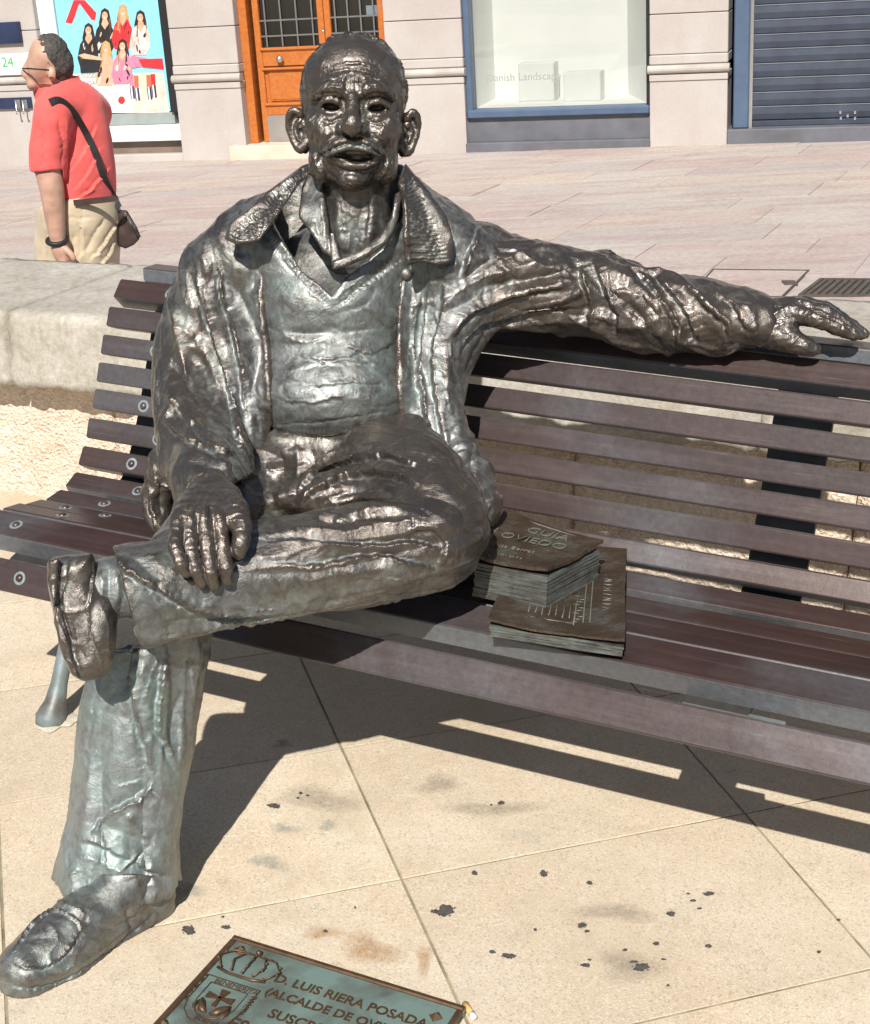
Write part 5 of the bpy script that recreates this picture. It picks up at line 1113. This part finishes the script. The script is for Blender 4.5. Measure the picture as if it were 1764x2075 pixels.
fingers = [[(1612, 637, 2.412, 18.5), (1656, 645, 2.392, 17), (1700, 664, 2.385, 14.5), (1735, 680, 2.382, 10.5)], [(1624, 622, 2.440, 17), (1672, 634, 2.424, 15.5), (1716, 660, 2.418, 13), (1746, 680, 2.412, 9.5)], [(1628, 616, 2.465, 16), (1676, 628, 2.455, 14), (1722, 658, 2.447, 12), (1754, 677, 2.442, 9)], [(1620, 618, 2.485, 14), (1660, 634, 2.480, 12), (1700, 654, 2.475, 10.5), (1728, 668, 2.47, 8)]]
thumb = [(1586, 683, 2.405, 24), (1610, 692, 2.393, 20), (1632, 702, 2.386, 18), (1650, 710, 2.383, 13)]
h2 = hand(H2, palm, fingers, thumb, None)
h2.strokes([([(1640, 624), (1690, 644), (1735, 672)], 2.6, 3.2, 'g'), ([(1618, 610), (1626, 606)], 6, 3, 'r'), ([(1545, 640), (1590, 626), (1615, 616)], 3.5, 2.6, 'r'), ([(1550, 655), (1590, 640), (1608, 634)], 3.5, 2.6, 'g'), ([(1655, 640), (1664, 652)], 2.4, 1.6, 'g'), ([(1725, 672), (1732, 684)], 1.6, 1.4, 'g'), ([(1560, 640), (1600, 622), (1622, 610)], 3, 2, 'r'), ([(1565, 655), (1595, 648), (1615, 640)], 3, 2, 'g'), ([(1580, 668), (1600, 676), (1612, 690)], 3, 2, 'g'), ([(1660, 640), (1668, 650)], 2, 1.5, 'r'), ([(1700, 655), (1706, 668)], 2, 1.4, 'g'), ([(1636, 694), (1648, 700), (1652, 710)], 1.6, 1.2, 'g'), ([(1612, 680), (1625, 700)], 2, 1.2, 'g'), ([(1622, 612), (1660, 632), (1712, 656)], 2.5, 1.5, 'g')], 3)
h2.build('hand', M_bronze, statue, np.full(len(h2.V), -.25))
# ---- socks and shoes
K = Clay(170, 1245, 1.92, (60, 1090), (310, 1400), -.14, .14, .0022)
K.chain([(290, 1190, 1.955, 60), (225, 1190, 1.94, 58), (195, 1215, 1.93, 50)], .01)
sk = K.mesh(); sk.smooth(1); sk.strokes([([(215, 1140), (222, 1190), (212, 1250)], 4, 3, 'g'), ([(235, 1150), (240, 1200), (225, 1260)], 4, 3, 'r'), ([(250, 1160), (252, 1210), (240, 1270)], 4, 3, 'g'), ([(205, 1150), (208, 1200), (200, 1250)], 3, 2, 'r')], 4)
sk.build('sock', M_bronze, statue, np.full(len(sk.V), .28))
K = Clay(165, 1245, 1.90, (60, 1090), (290, 1410), -.14, .14, .0020)
K.slab([(186, 1122, 1.93), (112, 1130, 1.935), (98, 1142, 1.94), (100, 1190, 1.925), (112, 1250, 1.90), (130, 1320, 1.885), (148, 1364, 1.88), (168, 1376, 1.88), (205, 1366, 1.885), (222, 1340, 1.895), (230, 1280, 1.91), (222, 1215, 1.925), (196, 1180, 1.935), (192, 1140, 1.935)], .085, .004, .03)
K.slab([(120, 1130, 1.895), (98, 1136, 1.905), (98, 1180, 1.895), (108, 1235, 1.88), (120, 1225, 1.87), (140, 1290, 1.858), (162, 1376, 1.848), (146, 1366, 1.858), (124, 1315, 1.868), (112, 1262, 1.878)], .03, .003, .006)
K.ellp(205, 1270, 1.90, 26, 70, 55, .02); K.ellp(185, 1335, 1.885, 38, 38, 48, .015)
s1 = K.mesh(); s1.smooth(1); s1.push(.0012*vnoise(s1.V, 30, 3)+.0018*crease(s1.V, 28, 5))
s1.strokes([([(134, 1132), (132, 1180), (116, 1235), (140, 1290), (164, 1370)], 2.6, 3.0, 'g'), ([(192, 1130), (186, 1200), (176, 1240), (196, 1310), (212, 1350)], 3, 3.5, 'f'), ([(118, 1238), (150, 1240), (185, 1230)], 3, 2, 'r'), ([(126, 1180), (136, 1240), (156, 1310)], 4, 2, 'r'), ([(150, 1250), (160, 1300), (176, 1350)], 4, 1.6, 'g'), ([(210, 1230), (222, 1280), (214, 1340)], 4, 2, 'r')], 4)
s1.build('shoe', M_bronze, statue, np.full(len(s1.V), -.06))
G0 = onZ(292, 1850, 0.0); G1 = onZ(48, 1985, 0.0); dv = (G1-G0); ln = np.linalg.norm(dv); dv /= ln; sv = np.array([-dv[1], dv[0], 0])
K = Clay(170, 1905, 1.85, (-60, 1770), (390, 2060), -.22, .22, .0023)
def G(a, b, z): return K.loc(G0+dv*ln*a+sv*b+np.array([0, 0, z]))
for a0, b0, r0, a1, b1, r1 in ((-.06, 0, .036, .30, .0, .036), (.30, .0, .036, .72, .004, .050), (.72, .004, .050, .98, .006, .040)):
    for z in (.004, .012, .020): K.cone(G(a0, b0, z), G(a1, b1, z), r0+.003, r1+.003, .002)
for a0, z0, r0, a1, z1, r1 in ((-.05, .05, .034, .30, .055, .036), (.30, .06, .038, .55, .045, .044), (.55, .040, .045, .80, .030, .043), (.80, .030, .043, .97, .028, .030)): K.cone(G(a0, 0, z0), G(a1, .004, z1), r0, r1, .012)
K.cone(G(.0, 0, .10), G(.18, 0, .07), .045, .042, .02)
sl, X, Y, Wg = K.sub(K.lo, K.lo+K.n*K.h, 0); Zg = (K.O[2]+X*K.ex[2]+Y*K.ey[2]+Wg*K.ew[2]); K.F[sl] = np.maximum(K.F[sl], -(Zg-.0005).astype(np.float32))
s2 = K.mesh(); s2.smooth(1); s2.push(np.where(s2.V[:, 2] > .02, .0016*vnoise(s2.V, 26, 7)+.0022*crease(s2.V, 26, 2), 0))
s2.strokes([([(8, 1990), (60, 2005), (140, 1985), (230, 1925), (330, 1840)], 3.2, 5, 'g'), ([(20, 1950), (70, 1965), (130, 1935), (165, 1885)], 3.2, 4, 'f'), ([(26, 1930), (60, 1880), (105, 1842), (150, 1860), (168, 1890)], 3.2, 4, 'f'), ([(100, 1828), (140, 1848), (172, 1868), (176, 1850)], 3, 3, 'g'), ([(105, 1815), (150, 1838), (182, 1858)], 4, 3, 'r'), ([(40, 1925), (80, 1900), (110, 1905)], 8, 2, 'g'), ([(180, 1870), (230, 1880), (290, 1850)], 3, 2, 'g') , ([(272, 1890), (262, 1862), (258, 1840)], 3, 4, 'g'), ([(60, 1990), (150, 1960), (240, 1900), (320, 1845)], 4, 2.5, 'r')], 4)
s2.build('shoe', M_bronze, statue, np.full(len(s2.V), .18))
# ------------------------------------------------------------------ books on the seat
def frame4(c):                                         # bilinear patch over four world corners
    c = [np.array(q) for q in c]
    return lambda a, b: c[0]*(1-a)*(1-b)+c[1]*a*(1-b)+c[2]*a*b+c[3]*(1-a)*b
def mat_page():
    t = NT('bronze_pages'); P = t.world(); n = t.noise(60, 4, .6, P, stretch=(.3, .3, 6)); a = t.noise(30, 5, .7, P)
    t.set(Base_Color=t.ramp(t.math('ADD', t.math('MULTIPLY', n, .5), t.math('MULTIPLY', a, .5)), [(.35, (.045, .04, .035)), (.5, (.12, .122, .112)), (.65, (.175, .21, .195))]), Metallic=.35, Roughness=.45, Normal=t.bump(n, .3, .003)); return t.m
M_page = mat_page()
def mat_cover():
    t = NT('bronze_cover'); P = t.world(); a = t.noise(16, 6, .65, P); b = t.noise(140, 4, .6, P)
    t.set(Base_Color=t.ramp(a, [(.3, (.060, .045, .036)), (.5, (.105, .074, .050)), (.68, (.15, .155, .14))]), Metallic=.55, Roughness=.36, Normal=t.bump(t.math('ADD', b, t.math('MULTIPLY', t.noise(45, 5, .7, P), 2.2)), .6, .004)); return t.m
M_cover = mat_cover(); M_scratch = simple('pale_patina_line', (.20, .205, .18), .5, .4, .2, 200)
def sheet(fr, z0, z1, n=14, inset=0.0, wav=.0, seed=0, curl=0.0, name='page_layer', mat=None, parent=None):
    r = np.random.default_rng(seed); v = []; f = []
    ring = [(t, 0) for t in np.linspace(0, 1, n, False)]+[(1, t) for t in np.linspace(0, 1, n, False)]+[(1-t, 1) for t in np.linspace(0, 1, n, False)]+[(0, 1-t) for t in np.linspace(0, 1, n, False)]
    jit = np.convolve(np.r_[r.normal(0, 1, len(ring)+4)], np.ones(5)/5, 'valid')*wav+inset
    def pos(a, b, j, z):
        q = fr(.5+(a-.5)*(1-2*j), .5+(b-.5)*(1-2*j)); return q+np.array([0, 0, z+curl*((a-.5)**2+(b-.5)**2)*4])
    for z in (z0, z1):
        for k, (a, b) in enumerate(ring): v.append(pos(a, b, jit[k], z))
    m = len(ring)
    for k in range(m): f.append((k, (k+1) % m, m+(k+1) % m, m+k))
    for z, base, fl in ((z1, m, 0), (z0, 0, 1)):
        lay = [base+k for k in range(m)]; prev = lay
        for s_ in (.66, .33):
            cur = []
            for k, (a, b) in enumerate(ring):
                aa, bb = .5+(a-.5)*s_, .5+(b-.5)*s_; v.append(pos(aa, bb, 0, z+(.0 if fl else r.normal(0, .0004)))); cur.append(len(v)-1)
            for k in range(m):
                q = (prev[k], prev[(k+1) % m], cur[(k+1) % m], cur[k]); f.append(q[::-1] if fl else q)
            prev = cur
        f.append(tuple(prev[::-1] if fl else prev))
    return obj(name, v, f, mat, parent, False)
zt, zb = .487, .428
cov = [(958, 1134), (1110, 1164), (1221, 1107), (1025, 1042)]
fb = frame4([onZ(*q, zt) for q in cov]); fbl = lambda a, b: fb(a, b)*np.array([1, 1, 0])
book = thing('thick_book', 'thick bronze book with hand scratched title on its cover, lying beside the knee', 'book', (0, 0, 0))
nl = 17
for k in range(nl):
    z0 = zb+(zt-.006-zb)*k/nl; sheet(fbl, z0, z0+(zt-.006-zb)/nl*.93, 12, .012+.012*rng.random(), .008, 60+k, .0, 'page_layer', M_page, book)
sheet(fbl, zt-.006, zt, 16, -.006, .018, 99, .006, 'cover', M_cover, book); sheet(fbl, zb-.006, zb, 12, .0, .008, 98, .0, 'cover', M_cover, book)
e0, e1, e2, e3 = [fb(*q) for q in ((0, 0), (1, 0), (1, 1), (0, 1))]
ux = (e1-e0); ux[2] = 0; uy = (e3-e0); uy[2] = 0; wx, wy = np.linalg.norm(ux), np.linalg.norm(uy)
def basis(o, x, y):
    x = x/np.linalg.norm(x); z = np.array([0, 0, 1.]); y = np.cross(z, x); return Matrix(((x[0], y[0], z[0], o[0]), (x[1], y[1], z[1], o[1]), (x[2], y[2], z[2], o[2]), (0, 0, 0, 1)))
def btext(par, fr, a, b, size, body, z, ang=0.0, x=None, mat=None):
    o = fr(a, b)+np.array([0, 0, z]); M = basis(o, ux if x is None else x, None)@Matrix.Rotation(ang, 4, 'Z'); return text('lettering', body, size, mat or M_scratch, par, M, extrude=.0008, bold=-.018*size)
for a, b, s_, body, an in ((.30, .74, .034, 'GU\u00cdA', -.10), (.10, .50, .032, 'OVIEDO', -.04), (.08, .30, .016, 'Luisa Borrat', -.02), (.08, .14, .010, 'V\u00edctor m l en r s', .0)):
    btext(book, fbl, a, b, s_, body, zt+.0045, an)
def line3(par, fr, pts, z, r=.0009, name='scratched_line'):
    m = MB(); m.tube([fr(a, b)+np.array([0, 0, z]) for a, b in pts], r, 5); return m.build(name, M_scratch, par, True)
line3(book, fbl, [(.04, .97), (.35, .955), (.7, .96), (.97, .95)], zt+.005, .0016); line3(book, fbl, [(.03, .05), (.035, .4), (.04, .7), (.045, .96)], zt+.005, .0016)
mz = .424
mg = [onZ(*q, mz) for q in ((990, 1268), (1266, 1310), (1270, 1122), (1048, 1095))]; fm = frame4(mg); fml = lambda a, b: fm(a, b)*np.array([1, 1, 0])
mag = thing('flat_magazine', 'flat bronze magazine with scratched line drawing under the thick book on the seat', 'magazine', (0, 0, 0))
for k in range(4): sheet(fml, mz-.020+.0045*k, mz-.020+.0045*k+.0041, 16, .004+.01*rng.random(), .006, 130+k, .0, 'page_layer', M_page, mag)
sheet(fml, mz-.002, mz+.002, 16, .0, .008, 140, .005, 'cover', M_cover, mag)
zz = mz+.0045
for k in range(11): a = .06+.052*k; line3(mag, fml, [(a, .16+.01*(k % 3)), (a+.006*(k % 2), .24), (a-.004, .33+.02*((k*7) % 3))], zz)
for pts in ([(.05, .13), (.3, .125), (.62, .12)], [(.69, .02), (.685, .3), (.68, .62), (.675, .8)], [(.74, .02), (.735, .3), (.73, .62), (.725, .82)], [(.62, .10), (.62, .3), (.64, .5)], [(.74, .06), (.85, .06), (.95, .065)]): line3(mag, fml, pts, zz, .0012)
for k in range(16): b = .16+.035*k; line3(mag, fml, [(.82, b), (.86, b+.012*math.sin(k*2.1)), (.92, b+.01*math.cos(k))], zz)
for k in range(10): a, b = .60+.02*(k % 3), .14+.03*k; line3(mag, fml, [(a, b), (a+.05, b+.004)], zz, .0007)
# ------------------------------------------------------------------ commemorative plaque set on the ground
pz = .016
TL = onZ(475, 1892, pz); TR = onZ(945, 2037, pz); pu = TR-TL; PW = np.linalg.norm(pu); pu /= PW; pv = np.array([pu[1], -pu[0], 0]); PHt = .30
plq = thing('bronze_plaque', 'green patinated bronze plaque with crest and raised lettering set on the paving', 'plaque', tuple(TL))
PM = Matrix(((pu[0], -pv[0], 0, TL[0]), (pu[1], -pv[1], 0, TL[1]), (0, 0, 1, 0), (0, 0, 0, 1))); plq.matrix_world = PM     # local x along the top, y up the text, z up
def pq(px, py): P = onZ(px, py, pz)-TL; return float(P@pu), float(-(P@pv))
def mat_plq():
    t = NT('verdigris_plate'); P = t.tc.outputs['Object']; a = t.noise(9, 5, .6, P, dist=.5); b = t.noise(220, 4, .6, P)
    t.set(Base_Color=t.ramp(a, [(.30, (.065, .060, .050)), (.45, (.135, .165, .148)), (.62, (.19, .275, .25))]), Metallic=.3, Roughness=.42, Normal=t.bump(b, .25, .001)); return t.m
M_plq = mat_plq(); M_brz = simple('rubbed_bronze', (.105, .062, .034), .42, .45, .3, 60)
m = MB(); m.box((0, -PHt, 0), (PW, 0, pz-.004)); m.build('plate', M_plq, plq)
bw = .0095
for nm, lo, hi in (('border', (0, -bw, 0), (PW, 0, pz)), ('border', (0, -PHt, 0), (PW, -PHt+bw, pz)), ('border', (0, -PHt+bw+.0002, 0), (bw, -bw-.0002, pz)), ('border', (PW-bw, -PHt+bw+.0002, 0), (PW, -bw-.0002, pz))):
    m = MB(); m.box(lo, hi, .002); m.build(nm, M_brz, plq)
for x, y in (pq(487, 1921), pq(884, 2056), pq(331, 2071)):
    m = MB(); m.add([(x-.011, y, pz-.004), (x, y-.011, pz-.004), (x+.011, y, pz-.004), (x, y+.011, pz-.004), (x, y, pz+.004)], [(0, 1, 4), (1, 2, 4), (2, 3, 4), (3, 0, 4)]); m.build('stud', M_brz, plq)
def plines(body, p0, p1, bold=.012):
    x0, y0 = pq(*p0); x1, y1 = pq(*p1); me = text_mesh(body, 1.0, bold=bold); w_ = max(v.co.x for v in me.vertices); L_ = math.hypot(x1-x0, y1-y0)
    text('lettering', body, L_/w_, M_brz, plq, Matrix.Translation((x0, y0, pz-.0035))@Matrix.Rotation(math.atan2(y1-y0, x1-x0), 4, 'Z'), bold=bold*L_/w_, extrude=.0012)
plines('D. LUIS RIERA POSADA', (553, 1984), (862, 2080)); plines('(ALCALDE DE OVIEDO', (534, 2011), (828, 2103)); plines('SUSCRI', (540, 2056), (640, 2088)); plines('ES', (455, 2076), (492, 2088))
# crest: shield with rim, cross with angels, crown above
cx, cy = pq(441, 2029); s_ = .043
shield = [(-1, 1.05), (1, 1.05), (1, -.2), (.85, -.7), (.5, -1.02), (0, -1.18), (-.5, -1.02), (-.85, -.7), (-1, -.2)]
def pl(x, y, z): return (cx+x*s_, cy+y*s_, z)
m = MB(); m.poly([(x*s_+cx, y*s_+cy) for x, y in shield[::-1]], lambda x, y, z: (x, y, z), pz-.005, pz-.0015); crest = m.build('crest', M_plq, plq)
for k in (1.0, .72): m = MB(); q = [pl(x*k, y*k, pz-.001) for x, y in shield]; m.tube(q+[q[0]], .0009, 6); m.build('shield_rim', M_brz, crest, True)
m = MB()
for pts in ([(-.08, -.25), (.08, -.25), (.05, .15), (.16, .55), (-.16, .55), (-.05, .15)], [(-.5, .02), (-.5, .3), (-.05, .2), (.05, .2), (.5, .3), (.5, .02), (.05, .12), (-.05, .12)]): m.poly(pts, lambda x, y, z: pl(x, y, z), pz-.002, pz+.0016)
m.build('cross', M_brz, crest)
for sg in (-1, 1):
    v, f = tubegeo([pl(sg*.55, -.05, pz-.001), pl(sg*.42, -.3, pz+.001), pl(sg*.28, -.52, pz+.001), pl(sg*.08, -.62, pz-.001)], [.002, .0055, .006, .002], 8); obj('angel', v, f, M_brz, crest, True)
    v, f = tubegeo([pl(sg*.60, -.15, pz-.001), pl(sg*.62, -.45, pz), pl(sg*.5, -.7, pz-.001)], [.001, .003, .001], 6); obj('angel_wing', v, f, M_brz, crest, True)
for body, dx, dy, rz in (('BENEMERITA', -.66, .80, 0), ('MUY NOBLE', -.98, -.35, 1.57), ('INVICTA', .90, .75, -1.57), ('BUENA', -.3, -1.03, 0)): text('rim_lettering', body, .0125 if rz == 0 else .011, M_brz, crest, Matrix.Translation(pl(dx, dy, pz-.0012))@Matrix.Rotation(rz, 4, 'Z'), extrude=.0006)
crx, cry = cx+.0, cy+1.95*s_
m = MB(); m.tube([(crx-.040, cry-.020, pz), (crx-.02, cry-.026, pz+.001), (crx+.02, cry-.026, pz+.001), (crx+.040, cry-.020, pz)], .0022, 8); crown = m.build('crown', M_brz, plq, True)
for k in range(5):
    t = (k-2)/2; pts = [(crx+t*.036, cry-.018, pz), (crx+t*.052, cry+.004, pz+.002), (crx+t*.034, cry+.022, pz+.002), (crx, cry+.024, pz+.002)]
    m = MB(); m.tube(pts, .0013, 7); m.build('crown_arch', M_brz, crown, True)
    for q in range(5):
        u = q/4; a = pts[0] if u < .33 else pts[1]; p = catmull(np.array(pts), u*3); v, f = dome((p[0], p[1], pz+.001), (0, 0, 1), .0022, .003, 8, 2); obj('crown_pearl', v, f, M_brz, crown, True)
v, f = dome((crx, cry+.031, pz), (0, 0, 1), .005, .006, 10, 3); obj('crown_orb', v, f, M_brz, crown, True)
# cigarette butt beside the plaque
P = onZ(951, 2047, .005); d = np.array([.012, -.028, 0]); cb = thing('cigarette_butt', 'small tan cigarette butt against the corner of the plaque', 'cigarette butt', tuple(P))
for nm, a, b, mt in (('filter', -.5, .25, simple('tan_filter', (.62, .38, .14), .8)), ('paper', .25, .6, simple('butt_paper', (.75, .72, .66), .8))):
    m = MB(); m.tube([d*a, d*b], .0045, 12); m.build(nm, mt, cb, True)
# ------------------------------------------------------------------ man walking away behind the wall
YP = 7.2
def mat_cloth(name, col, var=.15, rough=.85):
    t = NT(name); P = t.world(); a = t.noise(9, 4, .6, P); b = t.noise(260, 3, .6, P); lo = tuple(c*(1-var) for c in col); hi = tuple(min(1, c*(1+var)) for c in col)
    t.set(Base_Color=t.ramp(a, [(.3, lo), (.7, hi)]), Roughness=rough, Normal=t.bump(b, .15, .002)); t.b.inputs['Sheen Weight'].default_value = .15; return t.m
M_polo = mat_cloth('coral_polo', (.72, .105, .095)); M_chino = mat_cloth('beige_chino', (.52, .43, .30)); M_skin = simple('skin', (.46, .275, .20), .5, 0, .22, 14); M_hair = simple('dark_grey_hair', (.06, .052, .047), .8, 0, .6, 90); M_leather = simple('brown_black_leather', (.055, .035, .032), .45, 0, .3, 12); M_blackst = simple('black_strap', (.015, .014, .015), .6)
person = thing('person', 'person in coral polo shirt and beige trousers walking with a shoulder bag behind the wall', 'person', (onY(150, 813, YP)[0], YP, SZ(onY(150, 813, YP)[0], YP)))
def pbuild(m, name, mat, par=person, sm=1):
    o = m.build(name, mat, None); o.parent = par; o.matrix_parent_inverse = Matrix.Translation(-Vector(person.location)); return o
B = Clay(140, 420, YP, (10, 30), (280, 860), -.45, .45, .0075)
B.ellp(97, 116, YP-.02, 37, 42, 42, .02); B.ellp(82, 138, YP-.03, 27, 34, 34, .02); B.chain([(56, 128, YP-.04, 5), (49, 148, YP-.05, 5), (57, 155, YP-.05, 6)], .012); B.ellp(68, 172, YP-.04, 14, 12, 20, .02); B.ellp(106, 150, YP-.10, 9, 14, 8, .004)
B.chain([(100, 150, YP, 34), (118, 185, YP+.02, 36), (140, 215, YP+.02, 44)], .02)
B.chain([(108, 240, YP-.16, 30), (98, 330, YP-.20, 26), (106, 385, YP-.22, 23), (112, 440, YP-.22, 19), (118, 488, YP-.22, 14)], .015)
B.chain([(118, 488, YP-.22, 14), (124, 508, YP-.22, 17), (130, 520, YP-.22, 15)], .01)
for k, (x1, y1, x2, y2) in enumerate([(122, 522, 132, 545), (130, 524, 139, 544), (136, 522, 146, 540), (140, 518, 150, 534)]): B.chain([(x1, y1, YP-.24+.02*k, 6.5), ((x1+x2)/2+2, (y1+y2)/2, YP-.25+.02*k, 6), (x2, y2, YP-.24+.02*k, 5)], .004)
B.chain([(134, 505, YP-.25, 7), (146, 517, YP-.26, 6), (150, 526, YP-.26, 5)], .005)
B.chain([(190, 250, YP+.16, 28), (165, 340, YP+.20, 24), (130, 420, YP+.16, 18), (110, 450, YP+.12, 16)], .015)
B.chain([(150, 420, YP, 60), (150, 500, YP, 50), (160, 640, YP+.02, 30), (175, 790, YP+.05, 18)], .02)
bm = B.mesh(); bm.smooth(2); body = pbuild(bm, 'body', M_skin)
B = Clay(100, 110, YP, (20, 40), (160, 190), -.3, .3, .006); B.ellp(103, 112, YP-.01, 37, 42, 45, .01); B.chain([(118, 130, YP-.02, 32), (120, 155, YP, 26)], .01); B.poly([(10, 30), (52, 30), (60, 86), (76, 100), (84, 122), (92, 134), (90, 165), (100, 172), (10, 200)], -.5, .5, .006); hm = B.mesh(); hm.push(.004*vnoise(hm.V, 50, 3)+.004*crease(hm.V, 60, 2)); pbuild(hm, 'hair', M_hair)
m = MB(); m.tube([onY(46, 139, YP-.07), onY(60, 139, YP-.16), onY(100, 142, YP-.155)], .004, 6); o = m.build('glasses', M_blackst, person, True); o.matrix_parent_inverse = Matrix.Translation(-Vector(person.location))
B = Clay(150, 300, YP, (40, 150), (270, 450), -.4, .45, .006)
B.chain([(150, 222, YP+.02, 59), (156, 290, YP+.02, 67), (160, 350, YP, 69), (160, 400, YP, 72)], .03); B.chain([(112, 222, YP-.14, 40), (150, 208, YP, 38), (190, 226, YP+.15, 36)], .03); B.chain([(110, 228, YP-.16, 39), (98, 300, YP-.19, 36), (98, 345, YP-.20, 35)], .015); B.chain([(185, 240, YP+.16, 38), (172, 320, YP+.2, 34)], .02)
B.chain([(112, 186, YP+.02, 44), (132, 178, YP+.02, 36)], .008); B.chain([(96, 150, YP, 30), (112, 176, YP+.01, 36)], .004, True)
B.poly([(40, 346), (66, 350), (127, 344), (128, 380), (70, 470), (40, 470)], .12, .6, .003); B.poly([(40, 425), (84, 425), (130, 412), (240, 398), (290, 396), (290, 480), (40, 480)], -.5, .12, .004)
pm = B.mesh(); pm.smooth(1); pm.push(.004*vnoise(pm.V, 9, 2))
pm.strokes([([(120, 240), (128, 290), (126, 340)], 10, 9, 'g'), ([(205, 300), (180, 350), (150, 390)], 12, 9, 'f'), ([(222, 340), (195, 375), (165, 400)], 10, 8, 'f'), ([(200, 250), (170, 310), (140, 350)], 14, 8, 'f'), ([(140, 230), (135, 290), (140, 360)], 14, 7, 'r'), ([(190, 380), (160, 404)], 8, 6, 'f'), ([(80, 260), (90, 310), (86, 340)], 10, 6, 'g')]); pbuild(pm, 'polo_shirt', M_polo)
B = Clay(160, 600, YP, (50, 380), (280, 840), -.4, .45, .008)
B.chain([(160, 410, YP, 79), (165, 450, YP, 78), (185, 540, YP-.03, 56), (200, 650, YP-.02, 44), (215, 800, YP+.05, 36)], .02); B.chain([(140, 440, YP+.04, 66), (125, 530, YP+.05, 52), (118, 650, YP+.1, 42), (130, 800, YP+.1, 34)], .02); B.poly([(40, 360), (300, 360), (300, 396), (240, 399), (130, 413), (84, 424), (40, 424)], -.5, .5, .004)
cm = B.mesh(); cm.smooth(1); cm.push(.004*vnoise(cm.V, 10, 5)); cm.strokes([([(240, 450), (215, 490), (185, 530)], 10, 12, 'f'), ([(235, 490), (212, 530), (190, 560)], 10, 12, 'f'), ([(160, 440), (170, 490), (160, 540)], 12, 12, 'f'), ([(220, 440), (190, 480), (170, 520)], 10, 9, 'g'), ([(110, 450), (98, 480), (92, 520)], 9, 9, 'f'), ([(135, 445), (190, 440)], 5, 5, 'g'), ([(165, 410), (167, 460)], 5, 4, 'g'), ([(150, 470), (140, 530)], 10, 10, 'g')]); pbuild(cm, 'trousers', M_chino)
for x, y in ((215, 806), (130, 806)):
    P = onY(x, y, YP+.05); m = MB(); q = [P+np.array(d_) for d_ in ((.03, .06, -.02), (-.05, .02, -.02), (-.16, -.06, -.03))]; m.tube(q, [.045, .05, .035], 12); o = m.build('shoe', M_leather, person, True); o.matrix_parent_inverse = Matrix.Translation(-Vector(person.location))
pm.zbuf()
def ribbon(pts, name, mat, w, th, par=person, n=30):
    t = np.linspace(0, len(pts)-1, n); Q = [catmull(np.array(pts, float), u) for u in t]; v = []; f = []
    for i, q in enumerate(Q):
        d = np.array(Q[min(i+1, n-1)])-np.array(Q[max(i-1, 0)]); d = d/np.linalg.norm(d); s1 = np.cross(d, (0, -1, 0)); s1 /= np.linalg.norm(s1); nn = np.cross(s1, d)
        for a, b in ((-w, 0), (w, 0), (w, th), (-w, th)): v.append(q+s1*a+nn*b)
    for i in range(n-1):
        for k in range(4): f.append((i*4+k, i*4+(k+1) % 4, (i+1)*4+(k+1) % 4, (i+1)*4+k))
    f += [(3, 2, 1, 0), (n*4-4, n*4-3, n*4-2, n*4-1)]; o = obj(name, v, f, mat, par); o.matrix_parent_inverse = Matrix.Translation(-Vector(person.location)); return o
sp_ = []
for x, y in ((102, 204), (120, 203), (148, 222), (172, 262), (195, 312), (215, 360), (232, 398), (243, 420)):
    P = pm.surf(x, y, 6); sp_.append((P if P is not None else onY(x, y, YP-.05))+np.array([0, -.012, 0]))
bag = thing('shoulder_bag', 'dark brown leather shoulder bag hanging at the hip of the person in coral', 'bag', tuple(onY(262, 465, YP-.05)))
def bbuild(o): o.parent = bag; o.matrix_parent_inverse = Matrix.Translation(-Vector(bag.location)); return o
bbuild(ribbon(sp_, 'strap', M_blackst, .016, .004))
B = Clay(262, 465, YP-.05, (225, 400), (300, 520), -.2, .2, .005); B.slab([(243, 425, YP-.02), (258, 428, YP-.04), (272, 452, YP-.06), (284, 484, YP-.06), (272, 496, YP-.05), (255, 504, YP-.04), (240, 498, YP-.03), (240, 455, YP-.02)], .09, .004, .02); bgm = B.mesh(); bgm.smooth(1); bbuild(bgm.build('bag_body', M_leather, bag))
B.F[:] = .2; B.slab([(243, 425, YP-.05), (258, 426, YP-.06), (278, 460, YP-.10), (287, 482, YP-.10), (276, 480, YP-.10), (262, 450, YP-.085), (248, 440, YP-.07)], .02, .003, .006); bgm = B.mesh(); bbuild(bgm.build('flap', M_blackst, bag))
m = MB(); c0 = onY(116, 487, YP-.22); 
for k in range(1): m.tube([c0+np.array([.044*math.cos(a), .044*math.sin(a), .01*math.sin(a)]) for a in np.linspace(0, 2*math.pi, 17)], .012, 8, False)
o = m.build('watch', M_blackst, person, True); o.matrix_parent_inverse = Matrix.Translation(-Vector(person.location))
sp2 = [onY(x, y, YP-.20) for x, y in ((150, 411), (190, 407), (235, 402))]; ribbon(sp2, 'belt', M_leather, .014, .004)
